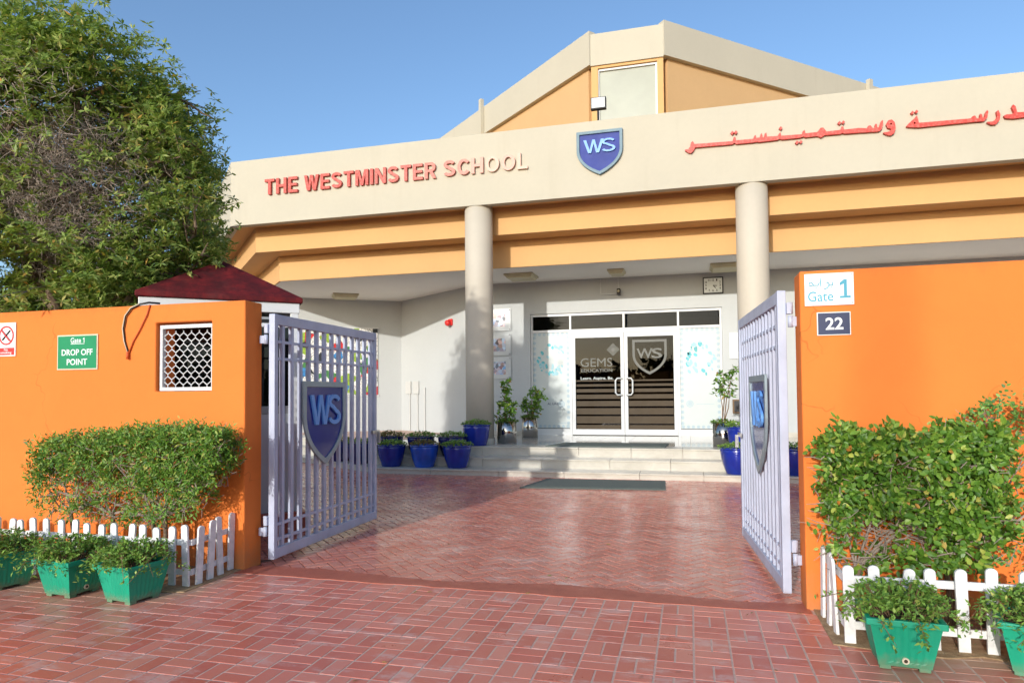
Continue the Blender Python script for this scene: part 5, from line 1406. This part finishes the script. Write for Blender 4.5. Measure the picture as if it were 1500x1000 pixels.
def single_leaf_mat():
    t = NT('single_leaf')
    rnd = t.add('ShaderNodeObjectInfo').outputs['Random']
    c = t.ramp(rnd, [(0.0, srgb(64, 100, 32)), (0.5, srgb(96, 138, 44)), (0.9, srgb(134, 170, 66)), (0.985, srgb(190, 196, 90)), (1.0, srgb(220, 130, 50))])
    t.color(c); t.rough(0.4)
    tl = t.add('ShaderNodeBsdfTranslucent'); t.link(c, tl.inputs[0]); mx = t.add('ShaderNodeMixShader'); mx.inputs[0].default_value = 0.28
    t.link(t.b.outputs[0], mx.inputs[1]); t.link(tl.outputs[0], mx.inputs[2]); t.link(mx.outputs[0], t.out.inputs[0]); MATS['single_leaf'] = t.m
single_leaf_mat()
def interp(xs, ys): return lambda x: float(np.interp(x, xs, ys)) + 0.02 * math.sin(x * 23) + 0.012 * math.sin(x * 51 + 1)
hedge('clipped_hedge', 'clipped dark green hedge against the left orange wall', -5.24, -3.44, 4.27, 4.56,
      interp([-5.3, -5.2, -4.9, -4.3, -3.9, -3.5, -3.36], [0.96, 1.00, 1.05, 1.10, 1.13, 1.10, 0.98]),
      interp([-5.3, -5.15, -4.9, -4.5, -4.2, -3.85, -3.7, -3.5, -3.42, -3.36], [0.74, 0.38, 0.36, 0.34, 0.34, 0.38, 0.52, 0.66, 0.84, 0.95]),
      20000, 0.046, 0.0155, 'hedge_leaf', [(-4.02, 4.40), (-4.6, 4.45), (-4.12, 4.38), (-5.0, 4.45)], 'diamond', 0, 0.70, 620, 0.62)
hedge('clipped_hedge', 'clipped bright green broad leaved hedge against the right orange wall', 0.775, 1.72, 4.27, 4.56,
      interp([0.70, 0.8, 1.0, 1.3, 1.55, 1.72], [1.05, 1.11, 1.11, 1.11, 1.15, 1.12]),
      interp([0.70, 0.76, 0.82, 0.95, 1.05, 1.15, 1.3, 1.5, 1.72], [0.98, 0.55, 0.30, 0.24, 0.36, 0.28, 0.36, 0.36, 0.44]),
      9600, 0.047, 0.030, 'broad_leaf', [(0.95, 4.45), (1.44, 4.47)], 'ovate', 280, 0.62, 620, 0.85)
hedge('wall_shrub', 'straggling darker shrub on the right wall beyond the bright hedge', 1.36, 2.6, 4.42, 4.60,
      interp([1.36, 1.5, 1.6, 1.75, 2.2, 2.6], [0.70, 0.85, 1.28, 1.33, 1.30, 1.25]),
      interp([1.36, 1.5, 1.7, 2.0, 2.6], [0.40, 0.32, 0.34, 0.40, 0.40]),
      2600, 0.030, 0.019, 'vine_leaf', [(1.50, 4.55), (1.66, 4.55)], 'ovate', 0, 0.85, 260)

# ================================================================ the big tree behind the left wall
tree = thing('shade_tree', 'large leafy tree with grey twigs rising behind the left orange wall', 'tree', (-6.6, 6.0, 0))
ELL = [((-7.46, 6.4, 4.0), (1.62, 1.5, 2.0)), ((-6.52, 6.5, 3.6), (1.18, 1.25, 1.25)), ((-6.85, 6.2, 4.4), (1.1, 1.15, 1.2)), ((-8.3, 6.2, 3.5), (0.9, 1.1, 1.9)), ((-6.6, 5.35, 2.72), (0.75, 0.50, 0.42)), ((-6.35, 6.8, 2.85), (0.75, 0.6, 0.6))]
ELL = [(((c[0] * k), c[1] * k, 1.4 + (c[2] - 1.4) * k), (r_[0] * k, r_[1] * k, r_[2] * k)) for (c, r_), k in zip(ELL, (0.88, 0.95, 0.90, 0.88, 0.95, 1.0))]
WGT = [3.0, 2.6, 1.5, 1.4, 0.5, 0.6]
base = Vector((-6.6, 6.0, 0))
tr = MB(); tr.tube([base, base + Vector((0.03, 0, 0.9)), base + Vector((0.0, 0.02, 1.7)), base + Vector((0.05, 0, 2.2))], [0.26, 0.21, 0.20, 0.17], 12); tr.build('trunk', 'bark', tree, smooth=True)
limbs = []
for (dx, dy, dz, r0) in ((-0.9, -0.3, 1.6, 0.12), (-0.4, 0.2, 1.9, 0.12), (0.75, -0.1, 0.62, 0.085), (0.3, 0.5, 1.6, 0.10), (-1.2, -0.5, 0.8, 0.09), (-0.3, -0.7, 1.3, 0.08), (1.0, 0.2, 1.35, 0.08), (-1.3, 0.2, 1.7, 0.09), (0.5, -0.9, 0.5, 0.05)):
    p0 = base + Vector((0.03, 0, 1.95)); p2 = p0 + Vector((dx, dy, dz)); p1 = p0.lerp(p2, 0.5) + Vector((random.gauss(0, .07), random.gauss(0, .07), -0.09))
    lb = MB(); lb.tube([p0 - Vector((0, 0, 0.2)), p0.lerp(p1, 0.5), p1, p2], [r0, r0 * 0.85, r0 * 0.75, r0 * 0.5], 9); lb.build('limb', 'bark', tree, smooth=True)
    limbs.append((p1, p2))
def pick_tip():
    while True:
        ki = random.choices(range(len(ELL)), weights=WGT)[0]; c, r_ = ELL[ki]
        v = Vector((random.gauss(0, 1), random.gauss(0, 1), random.gauss(0, 1))).normalized() * (random.uniform(0.45, 1.0) ** 0.5)
        k = 1 + 0.07 * math.sin(v.x * 9 + ki) * math.cos(v.z * 8) + 0.05 * math.sin(v.y * 11)
        p = Vector((c[0] + v.x * r_[0] * k, c[1] + v.y * r_[1] * k, c[2] + v.z * r_[2] * k))
        inside = any(i != ki and sum(((p[j] - c2[j]) / r2[j]) ** 2 for j in range(3)) < 0.55 for i, (c2, r2) in enumerate(ELL))
        if inside and random.random() < 0.75: continue
        if p.y < 4.95 and p.z < 2.75: continue
        return p
nodes = [l[1] for l in limbs] + [l[0] for l in limbs]
CLUMPS = [pick_tip() for _ in range(430)]
TIPS = []
while len(TIPS) < 11000:
    c = random.choice(CLUMPS); p = c + Vector((random.gauss(0, .19), random.gauss(0, .19), random.gauss(0, .15)))
    if (p.y < 4.95 and p.z < 2.7) or p.x > -0.80 * p.y: continue
    if p.z < 2.85 and -7.0 < p.x < -5.75 and p.y < 6.4 and random.random() < 0.8: continue
    TIPS.append(p)
br = MB(); lim = MB()
for i, p in enumerate(TIPS):
    if i % 16: continue
    if p.y < 5.6 and p.x > -7.2: p = p.lerp(Vector((-6.6, 6.0, 3.6)), 0.35)
    q = min(nodes, key=lambda a: (a - p).length + 0.4 * random.random()); mid = q.lerp(p, 0.55) + Vector((random.gauss(0, .08), random.gauss(0, .08), random.gauss(-0.04, .08)))
    lim.tube([q, mid, p], [0.018, 0.010, 0.004], 5, cap=False)
    if len(nodes) < 260: nodes.append(mid)
o = lim.build('branches', 'bark', tree); o['kind'] = 'stuff'
# bare grey twigs on the near right side of the crown
for i in range(5200):
    c, r_ = ELL[1] if random.random() < 0.9 else ELL[2]
    v = Vector((random.gauss(0, 0.5), -abs(random.gauss(0.9, 0.35)), random.gauss(0.05, 0.5))).normalized() * random.uniform(0.80, 1.04)
    p = Vector((c[0] - 0.1 + v.x * r_[0], c[1] + v.y * r_[1], c[2] + v.z * r_[2]))
    d = Vector((random.gauss(0.4, .8), random.gauss(-0.3, .6), random.gauss(-0.15, .6))).normalized() * random.uniform(0.10, 0.26)
    m1 = p + d * 0.5 + Vector((random.gauss(0, .02), 0, random.uniform(-0.05, 0.02)))
    br.tube([p, m1, p + d], [0.0034, 0.0026, 0.0012], 3, cap=False)
o = br.build('twigs', 'twig', tree); o['kind'] = 'stuff'
Ps, Ds, Ns = [], [], []
for p in TIPS:
    # thinner foliage where the bare twigs show
    bare = ((p.x + 5.85) / 0.8) ** 2 + ((p.z - 3.6) / 0.70) ** 2 < 1 and p.y < 6.15
    if bare and random.random() < 0.78: continue
    for s_ in range(2):
        q = p + Vector((random.gauss(0, .07), random.gauss(0, .07), random.gauss(0, .06)))
        ax = Vector((random.gauss(0, 0.6), random.gauss(-0.2, 0.6), 1)).normalized(); e1 = ax.orthogonal().normalized(); e2 = ax.cross(e1)
        n = random.randint(6, 9); ph = random.uniform(0, 6.28)
        for j in range(n):
            a = ph + 6.283 * j / n + random.gauss(0, .2)
            d = e1 * math.cos(a) + e2 * math.sin(a) + ax * random.uniform(-0.5, 0.6)
            Ps.append(tuple(q)); Ds.append(tuple(d)); Ns.append(tuple(ax + Vector((random.gauss(0, .3), random.gauss(0, .3), random.gauss(0, .3)))))
leaves('crown', Ps, Ds, Ns, rng.uniform(0.05, 0.095, len(Ps)), rng.uniform(0.017, 0.029, len(Ps)), 'tree_leaf', tree, shape='diamond')
# sprigs that hang over the wall and stand out before the fascia
Ps, Ds, Ns = [], [], []
for (p0, p1) in (((-6.3, 5.2, 2.45), (-5.80, 4.45, 2.30)), ((-6.5, 5.2, 2.5), (-6.0, 4.40, 2.34)), ((-6.1, 5.1, 2.5), (-5.62, 4.42, 2.27)), ((-5.3, 6.4, 3.45), (-4.82, 6.3, 3.56)), ((-5.3, 6.4, 3.2), (-4.80, 6.3, 3.30))):
    p0, p1 = Vector(p0), Vector(p1); sg = MB(); sg.tube([p0, p0.lerp(p1, .5) + Vector((0, 0, .03)), p1], [0.007, 0.005, 0.003], 4, cap=False); sg.build('hanging_sprig', 'twig', tree)
    for t in (0.55, 0.8, 1.0):
        q = p0.lerp(p1, t)
        for j in range(6):
            d = Vector((random.gauss(0.2, 1), random.gauss(0, 1), random.gauss(-0.35, .5))); Ps.append(tuple(q)); Ds.append(tuple(d)); Ns.append((random.gauss(0, .4), random.gauss(-.3, .4), 1))
leaves('sprig_leaves', Ps, Ds, Ns, rng.uniform(0.07, 0.11, len(Ps)), rng.uniform(0.024, 0.034, len(Ps)), 'tree_leaf', tree, shape='diamond')

# ================================================================ across the street, behind the viewer (seen mirrored in the door glass)
Ps = []
for i in range(150):
    cx = random.uniform(-60, 60); h_ = random.uniform(2.6, 5.0) * (1.25 if random.random() < 0.1 else 1)
    for j in range(90):
        a = random.uniform(0, 6.28); rr_ = random.uniform(0, 2.2)
        Ps.append((cx + rr_ * math.cos(a), -52 + rr_ * 0.5 * math.sin(a), h_ * random.uniform(0.05, 1.0)))
leaves('distant_trees', Ps, rand_dir(len(Ps)), rand_dir(len(Ps)), 1.0, 0.7, 'far_leaf', None)
tag(bpy.data.objects['distant_trees'], 'dark row of trees across the street mirrored in the doors', 'trees')
LX, LYY = 1.20 - 0.195 * 34, 4.675 - 34
lamp = thing('street_lamp', 'tall street lamp post casting the soft upright shadow on the right wall', 'street lamp', (LX, LYY, 0))
b = MB(); b.tube([(LX, LYY, 0), (LX, LYY, 6), (LX, LYY, 13.0)], [0.11, 0.08, 0.07], 12); b.build('post', 'brushed_steel', lamp, smooth=True)
b = MB(); b.tube([(LX, LYY, 12.9), (LX - 0.1, LYY + 0.4, 13.2), (LX - 0.2, LYY + 1.2, 13.3)], 0.05, 8); b.build('arm', 'brushed_steel', lamp, smooth=True)
b = MB(); b.box(LX - 0.35, LX - 0.05, LYY + 1.1, LYY + 1.7, 13.22, 13.34); b.build('lamp_head', 'brushed_steel', lamp, bevel=0.03)
b = MB(); b.box(LX - 0.25, LX + 0.25, LYY - 0.25, LYY + 0.25, -0.011, 0.05); b.build('base', 'grey_wall', lamp)

# fallen leaves on the paving
n = 46
Pf = np.stack([rng.uniform(-3.6, 1.2, n), rng.uniform(2.9, 10.5, n), np.full(n, 0.006)], 1)
leaves('fallen_leaves', Pf, np.stack([rng.normal(size=n), rng.normal(size=n), rng.uniform(0, .25, n)], 1), np.stack([rng.normal(0, .3, n), rng.normal(0, .3, n), np.ones(n)], 1), rng.uniform(0.02, 0.05, n), rng.uniform(0.008, 0.02, n), 'dry_leaf', None)
tag(bpy.data.objects['fallen_leaves'], 'small dry leaves scattered over the red paving', 'leaves')
